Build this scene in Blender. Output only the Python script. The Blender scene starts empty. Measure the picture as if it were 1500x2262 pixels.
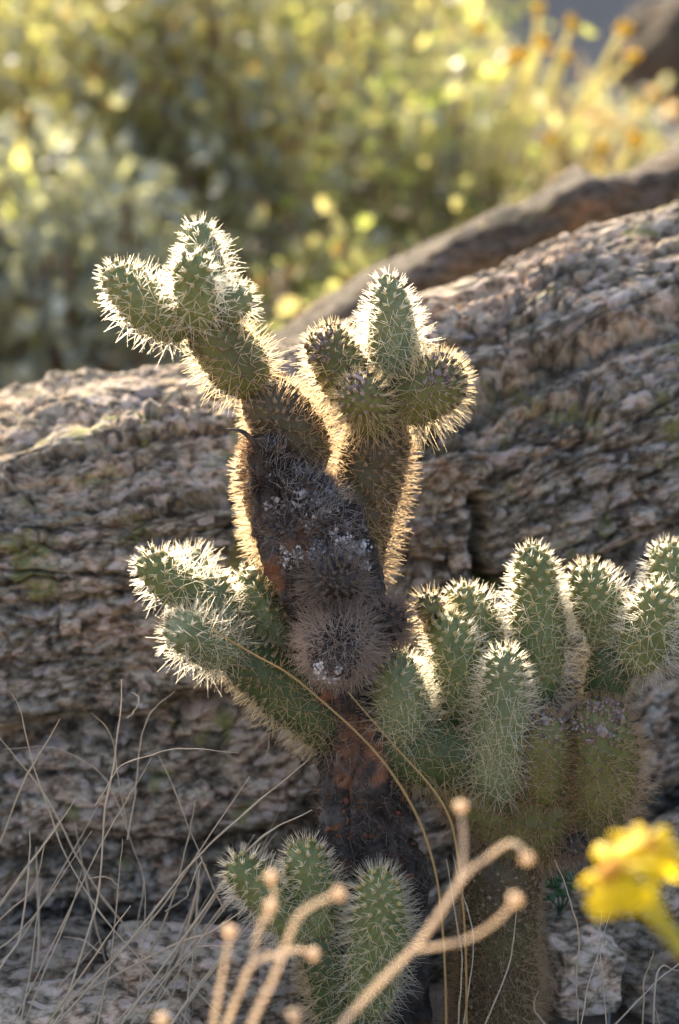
import bpy, math, random
import numpy as np
from mathutils import Vector

# ------------------------------------------------------------------ camera, world, sun, exposure
scene = bpy.context.scene
C = scene.collection
PITCH = math.radians(12.0)
DIST = 1.8                       # camera to cactus trunk, metres
K = 0.52 / 1500 / DIST           # ray slope per photo pixel
FW = np.array([0, math.cos(PITCH), -math.sin(PITCH)])
UP = np.array([0, math.sin(PITCH), math.cos(PITCH)])
RT = np.array([1.0, 0, 0])
ZC = (2330 - 1131) * K * DIST / math.cos(PITCH) * 0.985
CAM = np.array([0, 0, ZC]) - DIST * FW

cam_d = bpy.data.cameras.new('camera')
cam = bpy.data.objects.new('camera', cam_d)
C.objects.link(cam)
cam.location = CAM
cam.rotation_euler = (math.pi / 2 - PITCH, 0, 0)
cam_d.sensor_fit = 'VERTICAL'
cam_d.sensor_height = 36
cam_d.sensor_width = 24
cam_d.lens = 36 / (2 * 1131 * K)
cam_d.clip_start = 0.05
cam_d.clip_end = 2000
cam_d.dof.use_dof = True
cam_d.dof.focus_distance = DIST - 0.02
cam_d.dof.aperture_fstop = 3.7
scene.camera = cam

SUN_EL, SUN_AZ = math.radians(28.5), math.radians(-16)   # azimuth from +Y, towards the left
sun_dir = np.array([math.sin(SUN_AZ) * math.cos(SUN_EL), math.cos(SUN_AZ) * math.cos(SUN_EL), math.sin(SUN_EL)])
world = bpy.data.worlds.new('World')
scene.world = world
world.use_nodes = True
wn = world.node_tree.nodes
sky = wn.new('ShaderNodeTexSky')
sky.sky_type = 'NISHITA'
sky.sun_disc = False
sky.sun_elevation = SUN_EL
sky.sun_rotation = SUN_AZ
sky.dust_density = 6.0
sky.air_density = 0.7
wn['Background'].inputs['Strength'].default_value = 0.15
world.node_tree.links.new(sky.outputs[0], wn['Background'].inputs['Color'])
sl = bpy.data.lights.new('sun', 'SUN')
sl.energy = 4.7
sl.angle = math.radians(0.55)
sl.color = (1.0, 0.83, 0.60)
so = bpy.data.objects.new('sun', sl)
C.objects.link(so)
so.rotation_euler = Vector(sun_dir).to_track_quat('Z', 'Y').to_euler()
so.location = (0, 0, 5)

scene.view_settings.view_transform = 'Standard'
scene.view_settings.look = 'None'
scene.view_settings.exposure = 1.98
scene.view_settings.gamma = 1.0
scene.render.engine = 'CYCLES'
cy = scene.cycles
cy.use_denoising = True
cy.max_bounces = 10
cy.diffuse_bounces = 5
cy.transmission_bounces = 6
cy.glossy_bounces = 3
cy.sample_clamp_indirect = 6

rng = np.random.default_rng(7)
random.seed(7)

# ------------------------------------------------------------------ helpers
def P(px, py, y=0.0):
    """photo pixel + depth plane y -> world point"""
    d = FW + RT * ((px - 750) * K) + UP * ((1131 - py) * K)
    t = (y - CAM[1]) / d[1]
    return CAM + d * t

def SC(y=0.0):
    """metres per photo pixel at depth y"""
    return K * (y - CAM[1]) / math.cos(PITCH) * 0.99

def mesh(name, V, F, mat=None, parent=None, smooth=True):
    V = np.asarray(V, np.float32)
    me = bpy.data.meshes.new(name)
    if isinstance(F, np.ndarray):
        Fs = [F]
    else:
        Fs = [np.asarray(f) for f in F]
    nl = sum(f.size for f in Fs)
    npoly = sum(len(f) for f in Fs)
    me.vertices.add(len(V))
    me.vertices.foreach_set('co', V.ravel())
    me.loops.add(nl)
    me.loops.foreach_set('vertex_index', np.concatenate([f.ravel() for f in Fs]).astype(np.int32))
    me.polygons.add(npoly)
    tot = np.concatenate([np.full(len(f), f.shape[1]) for f in Fs])
    st = np.concatenate([[0], np.cumsum(tot)[:-1]])
    me.polygons.foreach_set('loop_start', st.astype(np.int32))
    me.polygons.foreach_set('use_smooth', np.full(npoly, smooth))
    me.update(calc_edges=True)
    me.validate()
    if mat: me.materials.append(mat)
    o = bpy.data.objects.new(name, me)
    C.objects.link(o)
    if parent is not None:
        o.parent = parent
        o.matrix_parent_inverse.identity()
    return o

def local(o_parent):
    """world offset of a parent chain (only translations are used)"""
    v = np.zeros(3)
    while o_parent is not None:
        v = v + np.array(o_parent.location)
        o_parent = o_parent.parent
    return v

def thing(name, label, cat, loc=(0, 0, 0), group=None):
    o = bpy.data.objects.new(name, None)
    o.empty_display_size = 0.05
    C.objects.link(o)
    o.location = loc
    return tag(o, label, cat, group)

def tag(o, label=None, cat=None, group=None, kind=None):
    if label: o['label'] = label
    if cat: o['category'] = cat
    if group: o['group'] = group
    if kind: o['kind'] = kind
    return o

# ---- noise
_r = np.random.default_rng(3)
_perm = np.concatenate([_r.permutation(256)] * 3)
_g = _r.normal(size=(256, 3)); _g /= np.linalg.norm(_g, axis=1)[:, None]
def perlin(x, y, z, seed=0):
    x = x + seed * 17.3; y = y + seed * 5.7; z = z + seed * 29.1
    xi = np.floor(x).astype(int); yi = np.floor(y).astype(int); zi = np.floor(z).astype(int)
    xf = x - xi; yf = y - yi; zf = z - zi
    u = xf**3 * (xf * (xf * 6 - 15) + 10); v = yf**3 * (yf * (yf * 6 - 15) + 10); w = zf**3 * (zf * (zf * 6 - 15) + 10)
    xi &= 255; yi &= 255; zi &= 255
    def c(a, b, d):
        h = _perm[_perm[_perm[xi + a] + yi + b] + zi + d]
        g = _g[h]
        return g[..., 0] * (xf - a) + g[..., 1] * (yf - b) + g[..., 2] * (zf - d)
    l = lambda a, b, t: a + t * (b - a)
    return l(l(l(c(0,0,0), c(1,0,0), u), l(c(0,1,0), c(1,1,0), u), v), l(l(c(0,0,1), c(1,0,1), u), l(c(0,1,1), c(1,1,1), u), v), w) * 1.5
def fbm(x, y, z, oct=4, seed=0, gain=0.5):
    a = 1.0; s = 0
    for i in range(oct):
        s = s + a * perlin(x, y, z, seed + i)
        x = x * 2.03; y = y * 2.03; z = z * 2.03; a *= gain
    return s

# ---- materials
class NT:
    def __init__(self, name):
        self.m = bpy.data.materials.new(name); self.m.use_nodes = True
        self.t = self.m.node_tree; self.n = self.t.nodes; self.l = self.t.links
        self.n.clear(); self.out = self.n.new('ShaderNodeOutputMaterial')
    def node(self, typ, **kw):
        n = self.n.new(typ)
        for k, v in kw.items():
            if k in n.inputs.keys() if hasattr(n.inputs, 'keys') else False: n.inputs[k].default_value = v
            else: setattr(n, k, v)
        return n
    def link(self, a, b): self.l.new(a, b)
    def coord(self, scale=(1, 1, 1), rot=(0, 0, 0)):
        tc = self.n.new('ShaderNodeTexCoord'); mp = self.n.new('ShaderNodeMapping')
        mp.inputs['Scale'].default_value = scale; mp.inputs['Rotation'].default_value = rot
        self.link(tc.outputs['Object'], mp.inputs['Vector'])
        return mp.outputs[0]
    def noise(self, vec, scale, detail=4, rough=0.55, dist=0.0):
        n = self.n.new('ShaderNodeTexNoise')
        n.inputs['Scale'].default_value = scale; n.inputs['Detail'].default_value = detail
        n.inputs['Roughness'].default_value = rough; n.inputs['Distortion'].default_value = dist
        if vec is not None: self.link(vec, n.inputs['Vector'])
        return n.outputs['Fac']
    def ramp(self, fac, stops, interp='LINEAR'):
        r = self.n.new('ShaderNodeValToRGB'); r.color_ramp.interpolation = interp
        el = r.color_ramp.elements
        while len(el) < len(stops): el.new(0.5)
        for e, (p, c) in zip(el, stops):
            e.position = p; e.color = (*c, 1) if len(c) == 3 else c
        self.link(fac, r.inputs[0])
        return r.outputs[0]
    def mix(self, fac, a, b, mode='MIX'):
        m = self.n.new('ShaderNodeMix'); m.data_type = 'RGBA'; m.blend_type = mode
        for sock, v in ((m.inputs[0], fac), (m.inputs[6], a), (m.inputs[7], b)):
            if isinstance(v, (int, float)): sock.default_value = v
            elif isinstance(v, tuple): sock.default_value = (*v, 1)
            else: self.link(v, sock)
        return m.outputs[2]
    def bump(self, h, strength=0.5, dist=0.002):
        b = self.n.new('ShaderNodeBump'); b.inputs['Strength'].default_value = strength
        b.inputs['Distance'].default_value = dist
        self.link(h, b.inputs['Height'])
        return b.outputs[0]
    def principled(self, col, rough=0.8, spec=0.3, normal=None):
        p = self.n.new('ShaderNodeBsdfPrincipled')
        if isinstance(col, tuple): p.inputs['Base Color'].default_value = (*col, 1)
        else: self.link(col, p.inputs['Base Color'])
        p.inputs['Roughness'].default_value = rough
        p.inputs['Specular IOR Level'].default_value = spec
        if normal is not None: self.link(normal, p.inputs['Normal'])
        return p
    def translucent(self, col):
        p = self.n.new('ShaderNodeBsdfTranslucent')
        if isinstance(col, tuple): p.inputs['Color'].default_value = (*col, 1)
        else: self.link(col, p.inputs['Color'])
        return p
    def mixsh(self, fac, a, b):
        m = self.n.new('ShaderNodeMixShader'); m.inputs[0].default_value = fac
        self.link(a.outputs[0], m.inputs[1]); self.link(b.outputs[0], m.inputs[2])
        return m
    def done(self, sh):
        self.link(sh.outputs[0], self.out.inputs['Surface']); return self.m
    def island(self):
        g = self.n.new('ShaderNodeNewGeometry'); return g.outputs['Random Per Island']

def rock_material(name, rot=(0, 0, 0), warm=0.5, lichen=0.5, bright=1.0, dark=0.5, attr=None):
    t = NT(name)
    if attr:                                  # bedding coordinates stored on the mesh
        def coord(scale=(1, 1, 1), rot=None):
            a = t.n.new('ShaderNodeAttribute'); a.attribute_name = attr
            mp = t.n.new('ShaderNodeMapping'); mp.inputs['Scale'].default_value = scale
            t.link(a.outputs['Vector'], mp.inputs['Vector'])
            return mp.outputs[0]
        t.coord = coord
    v = t.coord((1.0, 1.0, 1.7), rot)
    vi = t.coord((1, 1, 1), rot)
    b = bright
    big = t.noise(v, 13, 6, 0.65, 0.5)
    col = t.ramp(big, [(0.32, (0.145*b, 0.122*b, 0.090*b)), (0.42, (0.28*b, 0.25*b, 0.20*b)), (0.50, (0.35*b, 0.315*b, 0.255*b)), (0.57, (0.47*b, (0.365 - .02*warm)*b, (0.28 - .03*warm)*b)), (0.64, (0.36*b, 0.345*b, 0.30*b))])
    mid = t.noise(v, 85, 6, 0.7, 0.1)
    grain = t.ramp(mid, [(0.39, (0.07, 0.06, 0.05)), (0.47, (0.50, 0.44, 0.37)), (0.55, (1.0, 0.96, 0.88)), (0.64, (1.3, 1.27, 1.2))])
    col = t.mix(0.85, col, grain, 'MULTIPLY')
    # dark mica bands along the foliation
    v2 = t.coord((1.0, 1.0, 4.0), rot)
    band = t.noise(v2, 15, 5, 0.65, 0.2)
    bm = t.ramp(band, [(0.52 - .06*dark, (0, 0, 0)), (0.66 - .06*dark, (0.75, 0.75, 0.75))])
    col = t.mix(bm, col, (0.065, 0.057, 0.045))
    # pale feldspar grains
    vo = t.n.new('ShaderNodeTexVoronoi'); vo.inputs['Scale'].default_value = 90
    t.link(v, vo.inputs['Vector'])
    sep = t.n.new('ShaderNodeSeparateColor'); t.link(vo.outputs['Color'], sep.inputs[0])
    pf = t.ramp(sep.outputs[0], [(0.80, (0, 0, 0)), (0.86, (0.55, 0.55, 0.55))])
    col = t.mix(pf, col, (0.52*b, 0.43*b, 0.37*b))
    # lichen and rust stains
    li = t.noise(vi, 17, 6, 0.7, 0.3)
    lm = t.ramp(li, [(0.595 - .04*lichen, (0, 0, 0)), (0.67 - .04*lichen, (0.7, 0.7, 0.7))])
    col = t.mix(lm, col, (0.23, 0.235, 0.075))
    v3 = t.coord((1, 1, 1.6), (0.3, 0.2, 0.1))
    ru = t.noise(v3, 11, 5, 0.6, 0.2)
    rm = t.ramp(ru, [(0.61, (0, 0, 0)), (0.74, (0.55, 0.55, 0.55))])
    col = t.mix(rm, col, (0.27, 0.13, 0.06))
    fine = t.noise(vi, 420, 4, 0.7)
    h = t.n.new('ShaderNodeMath'); h.operation = 'MULTIPLY_ADD'
    t.link(fine, h.inputs[0]); h.inputs[1].default_value = 0.35; t.link(mid, h.inputs[2])
    return t.done(t.principled(col, 0.9, 0.08, t.bump(h.outputs[0], 0.9, 0.0035)))

MAT = {}
MAT['rock'] = rock_material('gneiss', attr='bedding', bright=1.12, lichen=0.7)
MAT['rock_tilt'] = rock_material('gneiss_tilted', (0, math.radians(18), 0), dark=0.6)
MAT['rock_pink'] = rock_material('pinkish_gneiss', (0, math.radians(20), 0), warm=0.2, lichen=-0.5, bright=0.27, dark=-0.2)
MAT['rock_red'] = rock_material('reddish_gneiss', warm=3.0, lichen=-0.3, bright=0.3, dark=-0.2)
MAT['rock_pale'] = rock_material('pale_stone', (0.4, 0.2, 0.3), lichen=-0.4, bright=1.4, dark=-0.8)
MAT['rock_grey'] = rock_material('grey_stone', (0.2, 0.1, 0.3), warm=-0.5, lichen=-0.4, bright=0.8, dark=-0.3)

def body_material(name, c1, c2, c3, rough=0.55):
    t = NT(name)
    v = t.coord()
    n1 = t.noise(v, 28, 4, 0.6)
    n2 = t.noise(v, 160, 4, 0.65)
    col = t.ramp(n1, [(0.32, c1), (0.5, c2), (0.68, c3)])
    g = t.ramp(n2, [(0.3, (0.55, 0.5, 0.42)), (0.55, (1, 1, 1))])
    col = t.mix(0.7, col, g, 'MULTIPLY')
    p = t.principled(col, rough, 0.35, t.bump(n2, 0.5, 0.001))
    return t.done(p)
MAT['green'] = body_material('cholla_skin_green', (0.090, 0.115, 0.036), (0.148, 0.176, 0.055), (0.195, 0.215, 0.078))
MAT['bluegreen'] = body_material('cholla_skin_bluegreen', (0.105, 0.136, 0.058), (0.155, 0.185, 0.077), (0.20, 0.22, 0.10))
MAT['dkgreen'] = body_material('cholla_skin_dark_green', (0.040, 0.060, 0.020), (0.060, 0.088, 0.028), (0.085, 0.105, 0.035))  # darker copy of the green skin, with the shade on these joints in its colour
MAT['olive'] = body_material('cholla_skin_olive', (0.092, 0.090, 0.027), (0.140, 0.146, 0.040), (0.18, 0.17, 0.055))
MAT['brown'] = body_material('cholla_skin_brown', (0.060, 0.040, 0.022), (0.090, 0.068, 0.030), (0.085, 0.082, 0.028))

def bark_material():
    t = NT('cholla_bark')
    v = t.coord()
    n1 = t.noise(v, 26, 5, 0.65, 0.5)
    n2 = t.noise(v, 130, 5, 0.7, 0.3)
    n3 = t.noise(v, 18, 4, 0.6, 0.2)
    col = t.ramp(n1, [(0.35, (0.022, 0.019, 0.017)), (0.5, (0.065, 0.056, 0.048)), (0.68, (0.16, 0.145, 0.13))])
    g = t.ramp(n2, [(0.35, (0.35, 0.3, 0.28)), (0.6, (1, 1, 1))])
    col = t.mix(0.8, col, g, 'MULTIPLY')
    m = t.ramp(n3, [(0.57, (0, 0, 0)), (0.66, (0.8, 0.8, 0.8))])
    col = t.mix(m, col, (0.25, 0.115, 0.06))
    return t.done(t.principled(col, 0.85, 0.2, t.bump(n2, 0.9, 0.003)))
MAT['bark'] = bark_material()

def spine_material(name, c, tr, fac=0.5, rough=0.4):
    t = NT(name)
    r = t.island()
    col = t.ramp(r, [(0.0, tuple(x * 0.72 for x in c)), (1.0, tuple(min(1, x * 1.12) for x in c))])
    tc = t.ramp(r, [(0.0, tuple(x * 0.85 for x in tr)), (1.0, tr)])
    return t.done(t.mixsh(fac, t.principled(col, rough, 0.5), t.translucent(tc)))
MAT['sp_white'] = spine_material('spine_white', (0.74, 0.70, 0.55), (0.98, 0.93, 0.77), 0.74)
MAT['sp_straw'] = spine_material('spine_straw', (0.52, 0.44, 0.25), (0.96, 0.82, 0.54), 0.66)
MAT['sp_brown'] = spine_material('spine_brown', (0.36, 0.26, 0.15), (0.95, 0.74, 0.46), 0.60)
MAT['sp_grey'] = spine_material('spine_dead_grey', (0.42, 0.36, 0.30), (0.66, 0.50, 0.36), 0.40, 0.6)
MAT['sp_dkgrey'] = spine_material('spine_dead_dun', (0.25, 0.215, 0.185), (0.45, 0.32, 0.22), 0.38, 0.6)
MAT['sp_ash'] = spine_material('spine_dead_ash', (0.40, 0.385, 0.365), (0.5, 0.42, 0.34), 0.3, 0.6)
MAT['sp_dark'] = spine_material('spine_dead_dark', (0.10, 0.075, 0.055), (0.30, 0.18, 0.10), 0.35, 0.6)
def plain(name, c, rough=0.8, var=0.25, transl=None, fac=0.4, spec=0.2):
    t = NT(name)
    r = t.island()
    v = t.coord()
    n = t.noise(v, 90, 3, 0.6)
    col = t.ramp(r, [(0.0, tuple(x * (1 - var) for x in c)), (1.0, tuple(min(1, x * (1 + var)) for x in c))])
    col = t.mix(0.5, col, t.ramp(n, [(0.3, (0.6, 0.6, 0.6)), (0.65, (1, 1, 1))]), 'MULTIPLY')
    p = t.principled(col, rough, spec, t.bump(n, 0.3, 0.001))
    if transl: p = t.mixsh(fac, p, t.translucent(transl))
    return t.done(p)
MAT['areole'] = plain('areole_wool_yellow', (0.44, 0.36, 0.15), 0.9, 0.25)
MAT['areole_old'] = plain('areole_wool_grey', (0.22, 0.165, 0.11), 0.9, 0.5)
MAT['crust_white'] = plain('crust_white', (0.50, 0.47, 0.44), 0.9, 0.45)
MAT['crust_pink'] = plain('crust_pinkish', (0.26, 0.205, 0.185), 0.9, 0.5)
MAT['crust_ash'] = plain('crust_ash', (0.36, 0.35, 0.34), 0.9, 0.5)
MAT['crust_rust'] = plain('crust_rust', (0.17, 0.075, 0.04), 0.9, 0.5)
MAT['crust_dark'] = plain('crust_dark', (0.11, 0.10, 0.095), 0.9, 0.6)
MAT['grass'] = plain('dry_grass', (0.62, 0.52, 0.37), 0.6, 0.25, (0.66, 0.54, 0.36), 0.25, 0.3)
MAT['grass_gold'] = plain('dry_grass_golden', (0.42, 0.28, 0.11), 0.6, 0.2, (0.6, 0.4, 0.15), 0.25, 0.3)
MAT['grass_grey'] = plain('dead_twig_grey', (0.40, 0.38, 0.36), 0.7, 0.3)
MAT['dry_stem'] = plain('dry_flower_stem', (0.60, 0.52, 0.41), 0.6, 0.2, (0.82, 0.70, 0.55), 0.5)
MAT['dry_head'] = plain('dry_flower_head', (0.70, 0.58, 0.43), 0.7, 0.2, (0.9, 0.74, 0.54), 0.5)
MAT['petal'] = plain('yellow_petal', (0.82, 0.62, 0.02), 0.55, 0.08, (0.95, 0.74, 0.02), 0.55)
MAT['flower_disc'] = plain('flower_disc', (0.50, 0.24, 0.02), 0.8, 0.3)
MAT['flower_stem'] = plain('flower_stem_yellowgreen', (0.36, 0.34, 0.06), 0.6, 0.1, (0.6, 0.55, 0.1), 0.35)
MAT['sprout'] = plain('sprout_leaf', (0.045, 0.11, 0.05), 0.5, 0.25, (0.1, 0.25, 0.06), 0.25, 0.4)
MAT['wood'] = plain('shrub_stem', (0.20, 0.13, 0.08), 0.8, 0.25)
MAT['stalk'] = plain('shrub_flower_stalk', (0.50, 0.48, 0.24), 0.7, 0.2, (0.8, 0.74, 0.38), 0.5)

def leaf_material(name, c1, c2, t1, t2, fac=0.45):
    t = NT(name)
    r = t.island()
    col = t.ramp(r, [(0.0, c1), (1.0, c2)])
    w = t.n.new('ShaderNodeMath'); w.operation = 'FRACT'
    mm = t.n.new('ShaderNodeMath'); mm.operation = 'MULTIPLY'; mm.inputs[1].default_value = 7.3
    t.link(r, mm.inputs[0]); t.link(mm.outputs[0], w.inputs[0])
    tc = t.ramp(w.outputs[0], [(0.0, t1), (1.0, t2)])
    return t.done(t.mixsh(fac, t.principled(col, 0.5, 0.5), t.translucent(tc)))
MAT['leaf_grey'] = leaf_material('leaf_grey_green', (0.19, 0.23, 0.20), (0.37, 0.40, 0.34), (0.50, 0.52, 0.22), (0.56, 0.54, 0.26), 0.36)
MAT['leaf_olive'] = leaf_material('leaf_olive', (0.13, 0.14, 0.08), (0.29, 0.29, 0.17), (0.54, 0.60, 0.16), (0.74, 0.64, 0.24), 0.54)
MAT['leaf_green'] = leaf_material('leaf_fresh_green', (0.13, 0.17, 0.06), (0.25, 0.27, 0.12), (0.40, 0.50, 0.08), (0.62, 0.58, 0.22), 0.5)
MAT['leaf_brown'] = leaf_material('leaf_dry_brown', (0.22, 0.14, 0.07), (0.33, 0.22, 0.11), (0.55, 0.33, 0.10), (0.6, 0.42, 0.14), 0.4)

# ------------------------------------------------------------------ ground and hill
def build_ground():
    t = NT('desert_ground')
    v = t.coord()
    a = t.noise(v, 3.0, 5, 0.6); b = t.noise(v, 120, 5, 0.7); c = t.noise(v, 0.06, 5, 0.6)
    col = t.ramp(a, [(0.3, (0.20, 0.15, 0.105)), (0.55, (0.31, 0.245, 0.18)), (0.7, (0.38, 0.31, 0.24))])
    col = t.mix(0.7, col, t.ramp(b, [(0.32, (0.35, 0.33, 0.32)), (0.6, (1, 1, 1))]), 'MULTIPLY')
    tc = t.n.new('ShaderNodeTexCoord'); sp = t.n.new('ShaderNodeSeparateXYZ')
    t.link(tc.outputs['Object'], sp.inputs[0])
    far = t.n.new('ShaderNodeMapRange'); far.inputs[1].default_value = 8; far.inputs[2].default_value = 11
    t.link(sp.outputs[1], far.inputs[0])
    hill = t.ramp(c, [(0.35, (0.10, 0.115, 0.115)), (0.55, (0.14, 0.14, 0.125)), (0.7, (0.11, 0.12, 0.10))])  # blue-grey shade of the far hillside is put into its colour
    col = t.mix(far.outputs[0], col, hill)
    m = t.done(t.principled(col, 0.9, 0.15, t.bump(b, 0.8, 0.004)))
    def axis(core0, core1, n, reach0, reach1, k):
        core = np.linspace(core0, core1, n)
        g = np.geomspace(0.0002, 1, k)
        return np.concatenate([(core0 - g * (core0 - reach0))[::-1], core, core1 + g * (reach1 - core1)])
    xs = axis(-0.9, 0.9, 150, -400, 400, 60)
    ys = axis(-1.2, 1.2, 170, -300, 600, 110)
    X, Y = np.meshgrid(xs, ys)
    Z = 0.012 * fbm(X * 6, Y * 6, 0 * X, 4, 1) + 0.0035 * perlin(X * 60, Y * 60, 0 * X, 3)
    up = np.clip(Y - 0.9, 0, None)
    Z += 0.035 * up - 0.045
    Z += 0.64 * np.clip(Y - 10, 0, 14) + 0.12 * np.clip(Y - 25, 0, 200)     # a steep hillside behind
    amp = np.clip((Y - 9) / 40, 0, 1)
    Z += amp * 1.6 * fbm(X * 0.05, Y * 0.05, 0 * X, 4, 9) * np.clip(1 - np.abs(Y) / 600, 0, 1)
    Z -= 0.02 * np.clip((np.abs(X) - 1) / 2, 0, 1)
    ny, nx = X.shape
    i = np.arange(ny * nx).reshape(ny, nx)
    F = np.stack([i[:-1, :-1], i[:-1, 1:], i[1:, 1:], i[1:, :-1]], -1).reshape(-1, 4)
    o = mesh('ground', np.stack([X, Y, Z], -1).reshape(-1, 3), F, m)
    tag(o, kind='structure')
build_ground()

# ------------------------------------------------------------------ rock outcrop
def smoothstep(a, b, x):
    t = np.clip((x - a) / (b - a), 0, 1); return t * t * (3 - 2 * t)

def seg_dist(X, Z, pts):
    """distance in the x-z plane to a polyline, and signed side (positive above)"""
    d = np.full(X.shape, 1e9); side = np.zeros(X.shape)
    for (x0, z0), (x1, z1) in zip(pts[:-1], pts[1:]):
        ex, ez = x1 - x0, z1 - z0
        L2 = ex * ex + ez * ez
        t = np.clip(((X - x0) * ex + (Z - z0) * ez) / L2, 0, 1)
        qx, qz = x0 + t * ex, z0 + t * ez
        dd = np.hypot(X - qx, Z - qz)
        m = dd < d
        d = np.where(m, dd, d)
        side = np.where(m, np.sign((ex * (Z - z0) - ez * (X - x0))), side)
    return d, side

def PL(pts, y):
    return [(P(a, b, y)[0], P(a, b, y)[2]) for a, b in pts]

def build_outcrop():
    core = np.linspace(-0.42, 0.42, 690)
    g = np.geomspace(0.01, 1, 45)
    xs = np.concatenate([(-0.42 - g * 1.1)[::-1], core, 0.42 + g * 1.1])
    # control profile per column: (pixel rows, depth) -> world z
    def line(pts, y):
        pts = sorted(pts)
        q = [P(a, b, yy if np.isscalar(y) else yy) for (a, b), yy in zip(pts, [y] * len(pts) if np.isscalar(y) else y)]
        return np.interp(xs, [p[0] for p in q], [p[2] for p in q])
    y_crest = np.interp(xs, [-0.5, -0.2, 0.05, 0.2, 0.5], [0.52, 0.47, 0.46, 0.46, 0.48])
    y_lip = np.interp(xs, [-0.5, -0.2, 0.0, 0.15, 0.5], [0.24, 0.25, 0.29, 0.33, 0.35])
    z_crest = line([(-900, 1150), (-250, 985), (0, 880), (120, 815), (230, 785), (420, 765), (600, 735), (760, 685), (900, 630), (1100, 552), (1300, 478), (1500, 405), (1750, 330), (2600, 260)], 0.52)
    z_lip = line([(-900, 1250), (-250, 1060), (0, 990), (250, 938), (500, 915), (700, 880), (880, 770), (1000, 745), (1200, 705), (1500, 640), (1900, 560), (2600, 500)], 0.28)
    edge = smoothstep(0.7, 1.5, np.abs(xs))
    z_crest = z_crest - edge * 0.25; z_lip = z_lip - edge * 0.22
    f_mid = np.interp(xs, [-0.5, -0.1, 0.15, 0.5], [0.19, 0.17, 0.22, 0.25])
    ctrl = [(0.16 + 0 * xs, -0.10 + 0 * xs), (0.165 + 0 * xs, 0.06 + 0 * xs), (f_mid, 0.27 + 0 * xs), (f_mid + 0.015, z_lip * 0.62 + 0.27 * 0.38), (y_lip, z_lip), (0.5 * (y_lip + y_crest), 0.42 * z_lip + 0.58 * z_crest + 0.008), (y_crest, z_crest), (y_crest + 0.09, z_crest - 0.06), (y_crest + 0.22, z_crest - 0.25), (y_crest + 0.30, 0 * xs - 0.05)]
    vk = [0, 0.12, 0.34, 0.48, 0.62, 0.75, 0.87, 0.91, 0.96, 1.0]
    nv = 800
    v = np.linspace(0, 1, nv)
    Y = np.stack([np.interp(v, vk, [c[0][i] for c in ctrl]) for i in range(len(xs))], 1)
    Z = np.stack([np.interp(v, vk, [c[1][i] for c in ctrl]) for i in range(len(xs))], 1)
    def sm(A, w, n):
        for _ in range(n):
            B = np.pad(A, ((w, w), (0, 0)), mode='edge')
            cs = np.cumsum(np.pad(B, ((1, 0), (0, 0))), 0)
            A = (cs[2 * w + 1:] - cs[:-2 * w - 1]) / (2 * w + 1)
        return A
    Y, Z = sm(Y, 14, 2), sm(Z, 14, 2)
    X = np.broadcast_to(xs, Y.shape).copy()
    def normals(X, Y, Z):
        Pm = np.stack([X, Y, Z], -1)
        du = np.gradient(Pm, axis=1); dv = np.gradient(Pm, axis=0)
        n = np.cross(du, dv); n /= np.linalg.norm(n, axis=-1)[..., None] + 1e-12
        return n
    n = normals(X, Y, Z)
    # foliation coordinates: dip changes from about level on the left to 20 degrees on the right
    dip = np.interp(X, [-0.45, -0.1, 0.15, 0.5], [math.radians(7), math.radians(5), math.radians(22), math.radians(29)])
    xi = np.linspace(xs[0], xs[-1], 800)
    th = np.interp(xi, [-0.45, -0.1, 0.15, 0.5], np.tan(np.radians([7, 5, 22, 29])))
    H = np.concatenate([[0], np.cumsum((th[1:] + th[:-1]) / 2 * np.diff(xi))])
    S = Z - np.interp(X, xi, H) + 0.35 * (Y - 0.2)
    W = 0.015 * fbm(X * 6, S * 7, Y * 6, 2, 11) + 0.0025 * fbm(X * 26, S * 30, Y * 26, 2, 15)
    S = S + W
    A = X + 0.3 * Y
    # beds of uneven thickness, each broken into blocks that stand proud or back
    def hsh(i, j, k):
        h = np.sin(i * 127.1 + j * 311.7 + k * 74.7) * 43758.5453
        return h - np.floor(h)
    def beds(tmin, tmax, wmin, wmax, amp, crease, cw, seed, rough=0.0):
        rg = np.random.default_rng(seed)
        b = np.cumsum(np.concatenate([[-3.0], rg.uniform(tmin, tmax, int(6 / tmin))]))
        Sx = S + rough * fbm(A * 40, S * 40, Y * 40, 3, seed)
        k = np.clip(np.searchsorted(b, Sx.ravel()).reshape(S.shape) - 1, 0, len(b) - 2)
        th_ = b[k + 1] - b[k]
        f = (Sx - b[k]) / th_
        ws = rg.uniform(wmin, wmax, len(b))[k]; ph = rg.uniform(0, 1, len(b))[k]
        a = (A + 0.35 * (Sx - b[k]) + rough * 1.5 * fbm(A * 30, S * 30, Y * 30, 2, seed + 1)) / ws + ph * 7
        bi = np.floor(a); fa = a - bi
        o = (hsh(k, bi, seed) * 2 - 1)
        o = o + 0.5 * (hsh(k, bi, seed + 2) - 0.5) * (fa - 0.5) * 2 + 0.5 * (hsh(k, bi, seed + 3) - 0.4) * (f - 0.5) * 2
        e = np.minimum(np.minimum(f, 1 - f) * th_, np.minimum(fa, 1 - fa) * ws * 1.2)
        return amp * o - crease * np.exp(-(e / cw) ** 2)
    topf = 1 - 0.55 * smoothstep(0.0, 0.12, Y - y_lip[None, :])
    rgh = 0.25 + 1.0 * smoothstep(-0.35, 0.45, fbm(A * 7, S * 12, Y * 7, 2, 35))
    disp = 0.008 * np.tanh(2 * perlin(A * 2.6, S * 11, Y * 2.6, 21))
    disp += topf * beds(0.022, 0.060, 0.08, 0.30, 0.0055, 0.007, 0.0024, 81, 0.010)
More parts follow.
